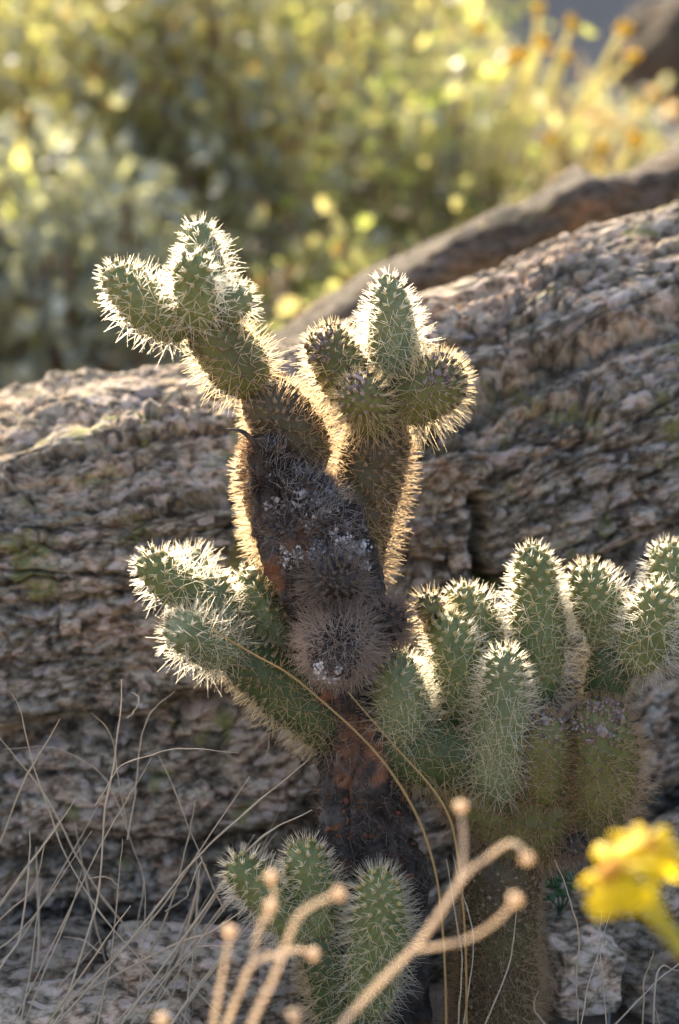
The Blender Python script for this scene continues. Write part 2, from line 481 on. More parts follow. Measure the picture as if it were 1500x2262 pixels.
    def cells(fa, fs, amp, tilt, crease, cw, seed, warp):
        # broken facets: every cell has its own height and its own tilt
        wx = warp * fbm(A * fa * 0.6, S * fs * 0.6, Y * fa * 0.6, 2, seed); wz = warp * fbm(A * fa * 0.6, S * fs * 0.6, Y * fa * 0.6, 2, seed + 3)
        u = A * fa + wx; w = S * fs + wz
        ui = np.floor(u); wi = np.floor(w)
        f1 = np.full(u.shape, 9.0); f2 = np.full(u.shape, 9.0); out = np.zeros(u.shape)
        for a in (-1, 0, 1):
            for b in (-1, 0, 1):
                ci, cj = ui + a, wi + b
                du = u - (ci + hsh(ci, cj, seed)); dw = w - (cj + hsh(ci, cj, seed + 11))
                dd = np.hypot(du, dw)
                near = dd < f1
                f2 = np.where(near, f1, np.minimum(f2, dd))
                hv = (hsh(ci, cj, seed + 5) * 2 - 1) * amp + tilt * ((hsh(ci, cj, seed + 6) - 0.5) * du + (hsh(ci, cj, seed + 7) - 0.5) * dw)
                out = np.where(near, hv, out); f1 = np.where(near, dd, f1)
        return out - crease * np.exp(-((f2 - f1) / cw) ** 2)
    disp += topf * (0.5 + 0.5 * rgh) * cells(17, 34, 0.0040, 0.012, 0.0050, 0.07, 91, 0.45)
    disp += topf * rgh * cells(48, 80, 0.0026, 0.0070, 0.0034, 0.12, 92, 0.4)
    disp += topf * rgh * cells(120, 170, 0.0012, 0.0030, 0.0012, 0.18, 93, 0.3)
    disp += rgh * (0.0017 * fbm(A * 60, S * 90, Y * 60, 3, 25) + 0.0011 * perlin(A * 190, S * 260, Y * 190, 26))
    disp += 0.010 * fbm(X * 5, Z * 5, Y * 5, 2, 27)
    # open joints along the foliation
    cn = perlin(A * 3.2, S * 26, Y * 3.2, 31)
    disp -= 0.012 * np.exp(-(cn / 0.04) ** 2) * smoothstep(-0.1, 0.25, perlin(A * 6, S * 8, Y * 6, 32))
    cn = perlin(A * 9, S * 60, Y * 9, 33)
    disp -= 0.003 * np.exp(-(cn / 0.07) ** 2) * smoothstep(-0.1, 0.3, perlin(A * 12, S * 14, Y * 12, 34))
    # the large clefts that can be made out
    front = 1 - smoothstep(0.0, 0.25, Y - np.interp(X, xs, y_lip))
    wob = 0.004 * fbm(X * 30, Z * 30, 0 * X, 3, 40)
    for pts, y, w, dep, under in (
        ([(-400, 1680), (0, 1628), (180, 1585), (330, 1590), (420, 1540), (600, 1500), (760, 1470)], 0.18, 0.010, 0.040, 0.018),
        ([(-300, 1960), (0, 1900), (250, 1850), (450, 1880), (700, 1820)], 0.17, 0.008, 0.022, 0.010),
        ([(-300, 1375), (0, 1335), (160, 1330), (330, 1290), (480, 1240)], 0.19, 0.004, 0.010, 0.006),
        ([(-250, 1035), (0, 972), (150, 925), (330, 895), (480, 905)], 0.27, 0.006, 0.014, -0.006),
        ([(640, 790), (800, 730), (960, 660), (1150, 590), (1500, 470), (1700, 400)], 0.44, 0.005, 0.010, 0.006),
        ([(300, 1125), (480, 1080), (560, 1050)], 0.22, 0.005, 0.012, 0.004),
        ([(1020, 868), (1150, 815), (1250, 775), (1380, 735), (1500, 688), (1800, 600)], 0.32, 0.008, 0.030, 0.020),
        ([(880, 985), (1000, 950), (1200, 965), (1380, 975)], 0.28, 0.005, 0.012, -0.012),
        ([(1052, 1090), (1062, 1150), (1050, 1210), (1068, 1270)], 0.25, 0.006, 0.030, 0.0),
        ([(1290, 830), (1276, 880), (1282, 935), (1255, 960)], 0.30, 0.004, 0.014, 0.0),
        ([(1100, 1275), (1300, 1255), (1480, 1170), (1560, 1120)], 0.25, 0.009, 0.030, 0.012),
        ([(900, 1215), (1050, 1245), (1110, 1300)], 0.25, 0.005, 0.014, 0.006),
        ([(1180, 1830), (1330, 1828), (1430, 1775), (1520, 1720), (1800, 1620)], 0.22, 0.014, 0.070, 0.030),
    ):
        d, side = seg_dist(X, Z + wob, PL(pts, y))
        gate = (X > -1.0)
        disp += front * (-dep * np.exp(-(d / w) ** 2) + under * 0.6 * np.tanh(d * side / 0.007) * np.exp(-(d / 0.035) ** 2))
    # the block face below the right-hand ledge steps forward
    Pm = np.stack([X, Y, Z], -1) + n * disp[..., None]
    ny, nx = X.shape
    i = np.arange(ny * nx).reshape(ny, nx)
    F = np.stack([i[:-1, :-1], i[:-1, 1:], i[1:, 1:], i[1:, :-1]], -1).reshape(-1, 4)
    o = mesh('rock_outcrop', Pm.reshape(-1, 3), F, MAT['rock'])
    at = o.data.attributes.new('bedding', 'FLOAT_VECTOR', 'POINT')
    at.data.foreach_set('vector', np.stack([A, Y, S], -1).reshape(-1).astype(np.float32))
    return tag(o, 'long layered grey and pinkish rock outcrop sloping up behind the cactus', 'rock')
outcrop = build_outcrop()

def swept_rock(name, pts, mat, label, seed, flat=0.7, amp=0.02, nu=220, nvv=90):
    """a long rounded slab along a pixel path; pts = (px, py, y, radius_px)"""
    Q = np.array([P(a, b, y) for a, b, y, r in pts]); R = np.array([r * SC(y) for a, b, y, r in pts])
    t = np.linspace(0, len(pts) - 1, nu)
    c = np.stack([np.interp(t, range(len(pts)), Q[:, k]) for k in range(3)], 1)
    r = np.interp(t, range(len(pts)), R) * np.sqrt(np.clip(1 - (2 * np.linspace(0, 1, nu) - 1) ** 8, 0.0005, 1))
    a = np.linspace(0, 2 * np.pi, nvv, endpoint=False)
    sx = np.sign(np.cos(a)) * np.abs(np.cos(a)) ** 0.7; sz = np.sign(np.sin(a)) * np.abs(np.sin(a)) ** 0.7
    X = c[:, None, 0] + 0 * a; Y = c[:, None, 1] + r[:, None] * sx * 1.6; Z = c[:, None, 2] + r[:, None] * sz * flat
    nY = np.broadcast_to(np.cos(a), X.shape); nZ = np.broadcast_to(np.sin(a), X.shape)
    d = amp * fbm(X * 9, Y * 9, Z * 16, 4, seed) + 0.35 * amp * np.tanh(3 * perlin(X * 9, Y * 9, (Z - 0.3 * X) * 55, seed + 5)) + 0.12 * amp * perlin(X * 60, Y * 60, Z * 120, seed + 7)
    V = np.stack([X, Y + nY * d, Z + nZ * d], -1).reshape(-1, 3)
    i = np.arange(nu * nvv).reshape(nu, nvv); j = np.roll(i, -1, 1)
    F = np.stack([i[:-1], j[:-1], j[1:], i[1:]], -1).reshape(-1, 4)
    F = F[:, ::-1].copy()
    o = mesh(name, V, [F, i[0][::1][None, :], i[-1][::-1][None, :]], mat)
    return tag(o, label, 'rock')
swept_rock('rock_slab', [(420, 960, 0.86, 120), (640, 800, 0.90, 115), (860, 660, 0.94, 95), (1000, 590, 0.96, 88), (1150, 520, 0.98, 92), (1280, 450, 1.0, 95), (1380, 455, 1.0, 85), (1500, 420, 1.02, 110), (1750, 330, 1.05, 120), (2100, 260, 1.1, 140)], MAT['rock_pink'],
           'smooth purplish brown rock slab lying along the back of the outcrop crest', 51, 0.8, 0.011)

def stone(name, px, py, y, size, mat, label, seed, rot=(0, 0, 0), boxy=0.35, amp=0.12, group=None, cat='stone', nn=26, strat=0.0):
    g = np.linspace(-1, 1, nn)
    U, Vv = np.meshgrid(g, g)
    vs = []; fs = []; off = 0
    i = np.arange(nn * nn).reshape(nn, nn)
    q = np.stack([i[:-1, :-1], i[:-1, 1:], i[1:, 1:], i[1:, :-1]], -1).reshape(-1, 4)
    for ax in range(3):
        for s in (-1, 1):
            p = np.zeros((nn, nn, 3)); p[..., ax] = s; p[..., (ax + 1) % 3] = U * s; p[..., (ax + 2) % 3] = Vv
            vs.append(p.reshape(-1, 3)); fs.append(q + off); off += nn * nn
    V = np.concatenate(vs); F = np.concatenate(fs)
    # weld the box edges
    key = np.round(V, 5); _, inv = np.unique(key, axis=0, return_inverse=True)
    inv = inv.ravel(); U0 = np.zeros((inv.max() + 1, 3)); U0[inv] = V; V = U0; F = inv[F]
    sph = V / np.linalg.norm(V, axis=1)[:, None]
    V = V * (1 - boxy) * 0.9 + sph * boxy * 1.1
    nrm = V / np.linalg.norm(V, axis=1)[:, None]
    W = V + seed * 3.1
    d = amp * fbm(W[:, 0] * 1.3, W[:, 1] * 1.3, W[:, 2] * 1.3, 4, seed) + amp * 0.5 * np.tanh(3 * perlin(W[:, 0] * 1.6, W[:, 1] * 1.6, W[:, 2] * 1.6, seed + 3))
    d += strat * np.tanh(3 * perlin(W[:, 0] * 1.5, W[:, 1] * 1.5, W[:, 2] * 9, seed + 4)) + 0.02 * perlin(W[:, 0] * 9, W[:, 1] * 9, W[:, 2] * 14, seed + 8)
    V = (V + nrm * d[:, None]) * np.array(size)
    from mathutils import Euler
    M = np.array(Euler(rot).to_matrix())
    V = V @ M.T
    o = mesh(name, V, F, mat)
    o.location = P(px, py, y)
    return tag(o, label, cat, group)

stone('stone', 1272, 2138, 0.06, (0.031, 0.040, 0.033), MAT['rock_pale'], 'pale blocky stone at the foot of the outcrop beside the thick spiny column', 3, (0.1, 0.05, 0.3), 0.25, strat=0.02)
stone('stone', 1450, 2110, 0.12, (0.050, 0.05, 0.045), MAT['rock_grey'], 'brown shadowed stone right of the pale blocky stone, behind the yellow flower', 5, (0, 0.25, -0.2), 0.3, strat=0.06)
stone('stone', 1500, 1905, 0.15, (0.060, 0.06, 0.032), MAT['rock_pale'], 'flat grey stone wedged in the cleft above the yellow flower', 8, (0, -0.2, 0.2), 0.3, strat=0.06)
stone('stone', 1262, 2020, 0.11, (0.050, 0.045, 0.024), MAT['rock_grey'], 'dark grey stone lying on top of the pale blocky stone', 9, (0, 0.1, 0.2), 0.35, strat=0.06)
stone('stone', 470, 2150, 0.06, (0.085, 0.045, 0.032), MAT['rock_pale'], 'long grey stone behind the dried flower stems and dry grass', 12, (0.1, 0.06, 0.1), 0.35, strat=0.05)
stone('stone', 130, 2255, 0.02, (0.115, 0.06, 0.024), MAT['rock_pale'], 'flat pale slab of stone lying under the dry grass', 13, (0.1, -0.05, 0.1), 0.3, strat=0.05)
stone('stone', 60, 2150, 0.09, (0.070, 0.05, 0.030), MAT['rock_grey'], 'dark slanting stone between the flat pale slab and the outcrop', 14, (0.1, -0.15, 0.1), 0.35, strat=0.06)
stone('boulder', 1500, 130, 5.4, (0.15, 0.2, 0.17), MAT['rock_red'], 'reddish brown boulder in the distance beyond the shrubs', 21, (0, 0.3, 0.4), 0.45, cat='rock')

def surf_at(o, px, py, rpx=8):
    m = len(o.data.vertices)
    co = np.empty(m * 3, np.float32); o.data.vertices.foreach_get('co', co); co = co.reshape(-1, 3)
    v = co - CAM; dep = v @ FW
    ok = np.hypot(750 + (v @ RT) / dep / K - px, 1131 - (v @ UP) / dep / K - py) < rpx
    c = co[ok]
    return c[np.argmin(c[:, 1])]
for k, (a, b, w, h, m) in enumerate(((152, 1378, 24, 20, 'rock_pale'), (318, 1385, 28, 20, 'rock_pale'), (260, 1745, 46, 24, 'rock_pale'), (430, 1760, 44, 26, 'rock_pale'), (560, 1730, 40, 22, 'rock_pale'), (350, 1860, 30, 22, 'rock_pale'), (1015, 1245, 26, 22, 'rock_pale'), (1415, 1150, 32, 18, 'rock_pale'), (90, 1775, 40, 20, 'rock_pale'))):
    p = surf_at(outcrop, a, b)
    q = stone('rock_chunk', 0, 0, 0, (w * SC(0.2), 0.010, h * SC(0.2)), MAT[m], None, 40 + k, (0.1, rng.uniform(-0.5, 0.3), rng.uniform(-0.3, 0.3)), 0.3, 0.16, cat=None, nn=12)
    q.location = p + np.array([0, 0.003, 0]); q.parent = outcrop

# ------------------------------------------------------------------ cactus
def spline(pts, n):
    pts = np.asarray(pts, float)
    if len(pts) == 2:
        t = np.linspace(0, 1, n)[:, None]
        return pts[0] * (1 - t) + pts[1] * t
    p = np.vstack([2 * pts[0] - pts[1], pts, 2 * pts[-1] - pts[-2]])
    t = np.linspace(0, len(pts) - 1 - 1e-9, n)
    i = t.astype(int); f = (t - i)[:, None]
    a, b, c, d = p[i], p[i + 1], p[i + 2], p[i + 3]
    return 0.5 * ((2 * b) + (-a + c) * f + (2 * a - 5 * b + 4 * c - d) * f**2 + (-a + 3 * b - 3 * c + d) * f**3)

def frames(c):
    T = np.gradient(c, axis=0); T /= np.linalg.norm(T, axis=1)[:, None]
    N = np.zeros_like(T)
    n = np.cross(T[0], [0.3, 1, 0.2]); n /= np.linalg.norm(n)
    for i in range(len(c)):
        n = n - T[i] * np.dot(n, T[i]); n /= np.linalg.norm(n); N[i] = n
    return T, N, np.cross(T, N)

def tube(pts, rad, nseg=None, sides=6, mat=None, name='stalk', parent=None, smooth=True):
    pts = np.asarray(pts, float)
    n = nseg or max(10, len(pts) * 6)
    c = spline(pts, n)
    r = np.interp(np.linspace(0, 1, n), np.linspace(0, 1, len(rad)), rad)
    T, N, B = frames(c)
    a = np.linspace(0, 2 * np.pi, sides, endpoint=False)
    V = c[:, None] + (N[:, None] * np.cos(a)[None, :, None] + B[:, None] * np.sin(a)[None, :, None]) * r[:, None, None]
    i = np.arange(n * sides).reshape(n, sides); j = np.roll(i, -1, 1)
    F = np.stack([i[:-1], j[:-1], j[1:], i[1:]], -1).reshape(-1, 4)
    if name is None: return V.reshape(-1, 3), F
    return mesh(name, V.reshape(-1, 3) - local(parent), [F, i[-1][None, :], i[0][::-1][None, :]], mat, parent, smooth)

def spine_mesh(base, dirs, length, rad, curve=0.0, seg=1, taper=0.3):
    """many thin three-sided tapered spines in one mesh"""
    n = len(base)
    ref = np.where(np.abs(dirs[:, 2:3]) < 0.9, [[0, 0, 1.0]], [[1.0, 0, 0]])
    a = np.cross(dirs, ref); a /= np.linalg.norm(a, axis=1)[:, None]
    b = np.cross(dirs, a)
    rings = []
    side = a * np.cos(rng.uniform(0, 6.28, n))[:, None] + b * np.sin(rng.uniform(0, 6.28, n))[:, None]
    for k in range(seg + 1):
        f = k / seg
        c = base + dirs * (length * f)[:, None] + side * (curve * length * f * f)[:, None]
        r = rad * (1 - (1 - taper) * f ** 1.3)
        ring = []
        for q in range(3):
            w = q * 1.9
            ring.append(c + (a * math.cos(w) + b * math.sin(w)) * r[:, None])
        rings.append(np.stack(ring, 1))
    V = np.stack(rings, 1).reshape(-1, 3)
    per = 3 * (seg + 1)
    o = np.arange(n)[:, None] * per
    F = []
    for k in range(seg):
        for q in range(2):               # the papery sheath is open on one side
            q2 = q + 1
            F.append(np.stack([o[:, 0] + 3 * k + q, o[:, 0] + 3 * k + q2, o[:, 0] + 3 * k + 3 + q2, o[:, 0] + 3 * k + 3 + q], 1))
    return V, np.concatenate(F)

_ico_v = None
def blobs(centers, normals, rad, jitter=0.25, flat=0.8):
    t = (1 + 5 ** .5) / 2
    v = np.array([(-1, t, 0), (1, t, 0), (-1, -t, 0), (1, -t, 0), (0, -1, t), (0, 1, t), (0, -1, -t), (0, 1, -t), (t, 0, -1), (t, 0, 1), (-t, 0, -1), (-t, 0, 1)], float)
    v /= np.linalg.norm(v[0])
    f = np.array([(0,11,5),(0,5,1),(0,1,7),(0,7,10),(0,10,11),(1,5,9),(5,11,4),(11,10,2),(10,7,6),(7,1,8),(3,9,4),(3,4,2),(3,2,6),(3,6,8),(3,8,9),(4,9,5),(2,4,11),(6,2,10),(8,6,7),(9,8,1)])
    n = len(centers)
    V = v[None] * np.asarray(rad).reshape(-1, 1, 1) * (1 + rng.uniform(-jitter, jitter, (n, 12, 1)))
    dn = np.einsum('nij,nj->ni', V, normals)
    V = V - normals[:, None, :] * (dn * (1 - flat))[..., None]
    V = V + np.asarray(centers)[:, None, :]
    F = f[None] + (np.arange(n) * 12)[:, None, None]
    return V.reshape(-1, 3), F.reshape(-1, 3)

STY = {
 # body, spine material, spines per areole, length, radius, area per areole, tubercle height, areole mat, elevation range
 'young': dict(body='green', sp='sp_white', n=7, L=0.0195, r=0.00037, area=8.6e-5, tub=0.0032, ar='areole', el=(4, 78), ars=0.0021),
 'pale':  dict(body='bluegreen', sp='sp_white', n=8, L=0.0200, r=0.00037, area=8.6e-5, tub=0.0024, ar='areole', el=(4, 78), ars=0.0014),
 'mid':   dict(body='olive', sp='sp_straw', n=5, L=0.0195, r=0.00031, area=6.4e-5, tub=0.0020, ar='areole_old', el=(35, 88), ars=0.0019),
 'old':   dict(body='brown', sp='sp_brown', n=6, L=0.0185, r=0.00031, area=6.0e-5, tub=0.0018, ar='areole_old', el=(32, 88), ars=0.0019),
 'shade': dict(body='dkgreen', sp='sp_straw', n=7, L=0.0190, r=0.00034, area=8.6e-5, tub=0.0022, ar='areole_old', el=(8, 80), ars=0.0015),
 'fuzzy': dict(body='olive', sp='sp_brown', n=7, L=0.0190, r=0.00031, area=6.6e-5, tub=0.0020, ar='areole_old', el=(14, 85), ars=0.0017),
 'column': dict(body='brown', sp='sp_brown', n=9, L=0.0185, r=0.00031, area=6.2e-5, tub=0.0020, ar='areole_old', el=(14, 85), ars=0.0017),
 'dead':  dict(body='bark', sp='sp_grey', n=12, L=0.023, r=0.00033, area=5.0e-5, tub=0.001, ar='areole_old', el=(15, 85), ars=0.0012),
 'deadk': dict(body='bark', sp='sp_dkgrey', n=12, L=0.018, r=0.00030, area=6.0e-5, tub=0.001, ar='areole_old', el=(15, 80), ars=0.0012),
}

def joint(parent, pts, style, name='joint', flat_tip=0.0, base=0.55, label=None, tipcol=True, lmul=1.0, cap=1.25, nmul=1.0, tipshort=0.42):
    """pts: (px, py, depth, radius_px) from base to tip"""
    st = STY[style]
    Q = np.array([P(a, b, y) for a, b, y, r in pts])
    R = np.array([r * SC(y) for a, b, y, r in pts])
    n = 400
    cr = spline(np.c_[Q, R], n)
    c, r = cr[:, :3], cr[:, 3]
    s = np.concatenate([[0], np.cumsum(np.linalg.norm(np.diff(c, axis=0), axis=1))]); L = s[-1]
    ct = min(cap * r[-1] * (1 - flat_tip), 0.6 * L)
    f = np.clip((s - (L - ct)) / ct, 0, 1)
    prof = np.sqrt(np.clip(1 - f ** 2.2, 0, 1)); prof[-1] = 0.02
    cb = min(1.5 * r[0], 0.4 * L)
    g = np.clip(1 - s / cb, 0, 1)
    prof = prof * (1 - (1 - base) * g ** 2)
    rr = np.maximum(r * prof, 0.0004)
    T, N, B = frames(c)
    # areoles in a spiral
    A = []; sv = 0.006; k = 0
    while sv < L:
        ri = max(np.interp(sv, s, rr), 0.0035)
        tz = min(3.4 * ct, 0.55 * L); tipf = np.clip((sv - (L - tz)) / tz, 0, 1)
        a = st['area'] * (1 - 0.60 * tipf ** 0.7) if tipcol else st['area']
        A.append((sv, k * 2.39996 + rng.normal(0, 0.06), tipf))
        slp = (np.interp(sv + 0.001, s, rr) - np.interp(sv - 0.001, s, rr)) / 0.002
        sv += a / (2 * math.pi * ri * math.sqrt(1 + min(slp * slp, 9))); k += 1
    A = np.array(A)
    def at(sv, th):
        cc = np.stack([np.interp(sv, s, c[:, q]) for q in range(3)], 1)
        nn = np.stack([np.interp(sv, s, N[:, q]) for q in range(3)], 1)
        bb = np.stack([np.interp(sv, s, B[:, q]) for q in range(3)], 1)
        tt = np.stack([np.interp(sv, s, T[:, q]) for q in range(3)], 1)
        rad = nn * np.cos(th)[:, None] + bb * np.sin(th)[:, None]
        rv = np.interp(sv, s, rr)
        e = 0.0015
        sl = (np.interp(sv + e, s, rr) - np.interp(sv - e, s, rr)) / (2 * e)
        nor = rad - tt * np.clip(sl, -3, 1)[:, None]
        nor /= np.linalg.norm(nor, axis=1)[:, None]
        return cc + rad * rv[:, None], nor, tt
    ap, an, at_ = at(A[:, 0], A[:, 1])
    # body mesh
    circ = 2 * math.pi * r.max()
    nu = int(np.clip(circ / 0.0024, 28, 90)); nvv = int(np.clip(L / 0.0022, 18, 130))
    ss = L * (1 - (1 - np.linspace(0, 1, nvv)) ** 1.15)
    th = np.linspace(0, 2 * math.pi, nu, endpoint=False)
    SS, TH = np.meshgrid(ss, th, indexing='ij')
    bp, bn, bt = at(SS.ravel(), TH.ravel())
    d2 = ((bp[:, None, :] - ap[None]) ** 2)
    ax = np.einsum('vak,ak->va', bp[:, None, :] - ap[None], at_)
    d2 = d2.sum(-1) - 0.55 * ax ** 2          # tubercles are elongated along the axis
    sg = 0.36 * np.sqrt(st['area']) * (1 - 0.35 * A[:, 2])
    h = np.exp(-d2 / (2 * sg[None] ** 2)).max(1)
    h = h * st['tub'] * (1.0 + 0.5 * 0)
    if style in ('dead', 'deadk', 'old'):
        h = h + 0.0022 * fbm(bp[:, 0] * 70, bp[:, 1] * 70, bp[:, 2] * 70, 3, 61)
    h = h + 0.0018 * perlin(bp[:, 0] * 38, bp[:, 1] * 38, bp[:, 2] * 38, 66 + len(A) % 7)
    h = h + 0.0006 * perlin(bp[:, 0] * 220, bp[:, 1] * 220, bp[:, 2] * 220, 64)
    V = bp + bn * h[:, None]
    i = np.arange(nvv * nu).reshape(nvv, nu); j = np.roll(i, -1, 1)
    F = np.stack([i[:-1], j[:-1], j[1:], i[1:]], -1).reshape(-1, 4)
    off = local(parent)
    o = mesh(name, V - off, [F, i[-1][None, :], i[0][::-1][None, :]], MAT[st['body']], parent)
    if label: o['label'] = label
    ap2 = ap + an * (st['tub'] * 0.85 + 0.0018 * perlin(ap[:, 0] * 38, ap[:, 1] * 38, ap[:, 2] * 38, 66 + len(A) % 7))[:, None]
    keep = A[:, 0] > 0.004
    # areoles
    sc = st['ars'] * (0.85 + 0.15 * A[:, 2]) * rng.uniform(0.8, 1.2, len(A))
    bv, bf = blobs(ap2 + an * 0.0004, an, sc, 0.3, 0.95)
    w = mesh('areoles', bv - off, bf, MAT[st['ar']], o); w['kind'] = 'stuff'
    # spines
    ns = max(3, int(st['n'] * nmul))
    base_p = np.repeat(ap2, ns, 0); bn_ = np.repeat(an, ns, 0); bt_ = np.repeat(at_, ns, 0)
    m = len(base_p)
    bb_ = np.cross(bn_, bt_); bb_ /= np.linalg.norm(bb_, axis=1)[:, None] + 1e-9
    tg = np.cross(bb_, bn_)
    phi = np.tile(np.arange(ns) * 2.39996, len(A)) + np.repeat(rng.uniform(0, 6.28, len(A)), ns) + rng.normal(0, 0.3, m)
    e0, e1 = st['el']
    el = np.radians(e0 + (e1 - e0) * np.tile((np.arange(ns) + 0.5) / ns, len(A)) ** 1.15 + rng.normal(0, 7, m))
    d = bn_ * np.sin(el)[:, None] + (tg * np.cos(phi)[:, None] + bb_ * np.sin(phi)[:, None]) * np.cos(el)[:, None]
    tipf = np.repeat(A[:, 2], ns)
    if tipcol: d = d + bn_ * (2.4 * np.clip(tipf * 1.5, 0, 1))[:, None]
    d = d + tg * (0.06 + 0.55 * tipf)[:, None]
    d /= np.linalg.norm(d, axis=1)[:, None]
    ln = st['L'] * lmul * rng.uniform(0.62, 1.15, m) * (1 - (1 - tipshort) * np.clip(tipf * 1.2, 0, 1))
    jit = rng.normal(0, 0.0006, (m, 3))
    sv_, sf = spine_mesh(base_p + jit - bn_ * 0.001, d, ln, st['r'] * rng.uniform(0.75, 1.25, m) * (1 - 0.25 * tipf), 0.06 if 'dead' not in style else 0.2, 1 if 'dead' not in style else 2)
    w = mesh('spines', sv_ - off, sf, MAT[st['sp']], o, smooth=False); w['kind'] = 'stuff'
    return o

def onsurf(o, px, py, rpx, n, seed=0, patchy=0.0):
    """n points on the camera-facing side of object o around a photo pixel"""
    me = o.data; m = len(me.vertices)
    co = np.empty(m * 3, np.float32); me.vertices.foreach_get('co', co); co = co.reshape(-1, 3) + local(o.parent)
    no = np.empty(m * 3, np.float32); me.vertices.foreach_get('normal', no); no = no.reshape(-1, 3)
    v = co - CAM; dep = v @ FW
    qx = 750 + (v @ RT) / dep / K; qy = 1131 - (v @ UP) / dep / K
    ok = (np.hypot(qx - px, qy - py) < rpx) & ((no * v).sum(1) < 0)
    if patchy: ok &= perlin(co[:, 0] * 90, co[:, 1] * 90, co[:, 2] * 90, seed) > patchy - 0.3
    k = np.nonzero(ok)[0]
    if len(k) == 0: return np.zeros((0, 3)), np.zeros((0, 3))
    k = rng.choice(k, n)
    return co[k] + rng.normal(0, 0.0012, (n, 3)), no[k]

def crust(parent, o, px, py, rpx, n, mat, size=0.0012, lift=0.0006, name='crust', patchy=0.3):
    """a patch of small crumbly scales on the skin of o"""
    p, nn = onsurf(o, px, py, rpx, n, int(px) % 40, patchy)
    if len(p) == 0: return
    nn = nn + rng.normal(0, 0.7, nn.shape); nn /= np.linalg.norm(nn, axis=1)[:, None]
    v, f = blobs(p + nn * lift * rng.uniform(0, 2.0, (len(p), 1)), nn, size * rng.lognormal(-0.1, 0.45, len(p)), 0.5, 0.45)
    c = mesh(name, v - local(parent), f, MAT[mat], parent, smooth=False); c['kind'] = 'stuff'

def bristles(parent, o, spots, mat, name='dead_bristles', rad=0.00030):
    """matted dead spines lying on the bark: (px, py, radius px, count, length, lean)"""
    bs, ds, ls = [], [], []
    for px, py, rp, n, L, lean in spots:
        p, nn = onsurf(o, px, py, rp, n, int(px) % 30, 0.1)
        d = nn * rng.uniform(0.1, 0.7, (n, 1)) + np.array(lean) * rng.uniform(0.3, 1.2, (n, 1)) + rng.normal(0, 0.45, (n, 3))
        bs.append(p); ds.append(d / np.linalg.norm(d, axis=1)[:, None]); ls.append(L * rng.uniform(0.5, 1.3, n))
    bs, ds, ls = np.concatenate(bs), np.concatenate(ds), np.concatenate(ls)
    v, f = spine_mesh(bs, ds, ls, np.full(len(bs), rad), 0.25, 2)
    c = mesh(name, v - local(parent), f, MAT[mat], parent, smooth=False); c['kind'] = 'stuff'

cactus = thing('cholla_cactus', 'tall branching cholla cactus with glowing white spines and a dark dead trunk before the rock', 'cactus', P(800, 2330, 0.0) * [1, 1, 0] + [0, 0, -0.045])

def trunk(parent, pts, name, seed, style, spn, bumps=0.006):
    """old woody stem with cracked bark and worn spines"""
    Q = np.array([P(a, b, y) for a, b, y, r in pts]); R = np.array([r * SC(y) for a, b, y, r in pts])
    cr = spline(np.c_[Q, R], 260); c, r = cr[:, :3], cr[:, 3]
    L = np.linalg.norm(np.diff(c, axis=0), axis=1).sum()
    u = np.linspace(0, 1, 260)
    r = r * np.sqrt(np.clip(1 - np.clip((u - 0.9) / 0.1, 0, 1) ** 2, 0.01, 1))
    T, N, B = frames(c)
    nu = 150
    th = np.linspace(0, 2 * np.pi, nu, endpoint=False)
    rad = N[:, None, :] * np.cos(th)[None, :, None] + B[:, None, :] * np.sin(th)[None, :, None]
    p = c[:, None, :] + rad * r[:, None, None]
    x, y, z = p[..., 0], p[..., 1], p[..., 2]
    d = bumps * fbm(x * 28, y * 28, z * 20, 3, seed) + bumps * 0.55 * np.tanh(3 * perlin(x * 60, y * 60, z * 45, seed + 4)) + bumps * 0.4 * fbm(x * 130, y * 130, z * 130, 2, seed + 6)
    cn = perlin(x * 40, y * 40, z * 16, seed + 9); d -= bumps * 1.0 * np.exp(-(cn / 0.09) ** 2)
    V = p + rad * d[..., None]
    i = np.arange(260 * nu).reshape(260, nu); j = np.roll(i, -1, 1)
    F = np.stack([i[:-1], j[:-1], j[1:], i[1:]], -1).reshape(-1, 4)
    off = local(parent)
    o = mesh(name, V.reshape(-1, 3) - off, [F, i[-1][None, :], i[0][::-1][None, :]], MAT['bark'], parent)
    if spn:
        k = rng.integers(0, 255, spn // 6); q = rng.integers(0, nu, spn // 6)
        bp = np.repeat(V[k, q], 6, 0); bn = np.repeat(rad[k, q], 6, 0); tt = np.repeat(T[k], 6, 0)
        m = len(bp)
        dd = bn * rng.uniform(0.25, 1.0, m)[:, None] + rng.normal(0, 0.55, (m, 3)) + tt * 0.1
        dd /= np.linalg.norm(dd, axis=1)[:, None]
        inn = (dd * bn).sum(1) < 0.1
        dd[inn] += bn[inn] * 0.6; dd /= np.linalg.norm(dd, axis=1)[:, None]
        sv, sf = spine_mesh(bp + rng.normal(0, 0.0012, (m, 3)), dd, rng.uniform(0.006, 0.017, m), np.full(m, 0.00024) * rng.uniform(0.7, 1.3, m), 0.2, 2)
        w = mesh('spines', sv - off, sf, MAT[style], o, smooth=False); w['kind'] = 'stuff'
    return o

T = cactus
tr = trunk(T, [(800, 2520, 0.0, 140), (830, 2150, 0.0, 122), (815, 1850, 0.0, 112), (780, 1600, 0.0, 98), (765, 1440, 0.0, 98), (735, 1300, 0.0, 112), (690, 1180, 0.0, 112), (630, 1080, -0.002, 84), (580, 1000, -0.004, 52), (555, 965, -0.005, 26)], 'trunk', 71, 'sp_dark', 5200)
tr['label'] = 'dark cracked dead trunk with rusty patches and grey spines'
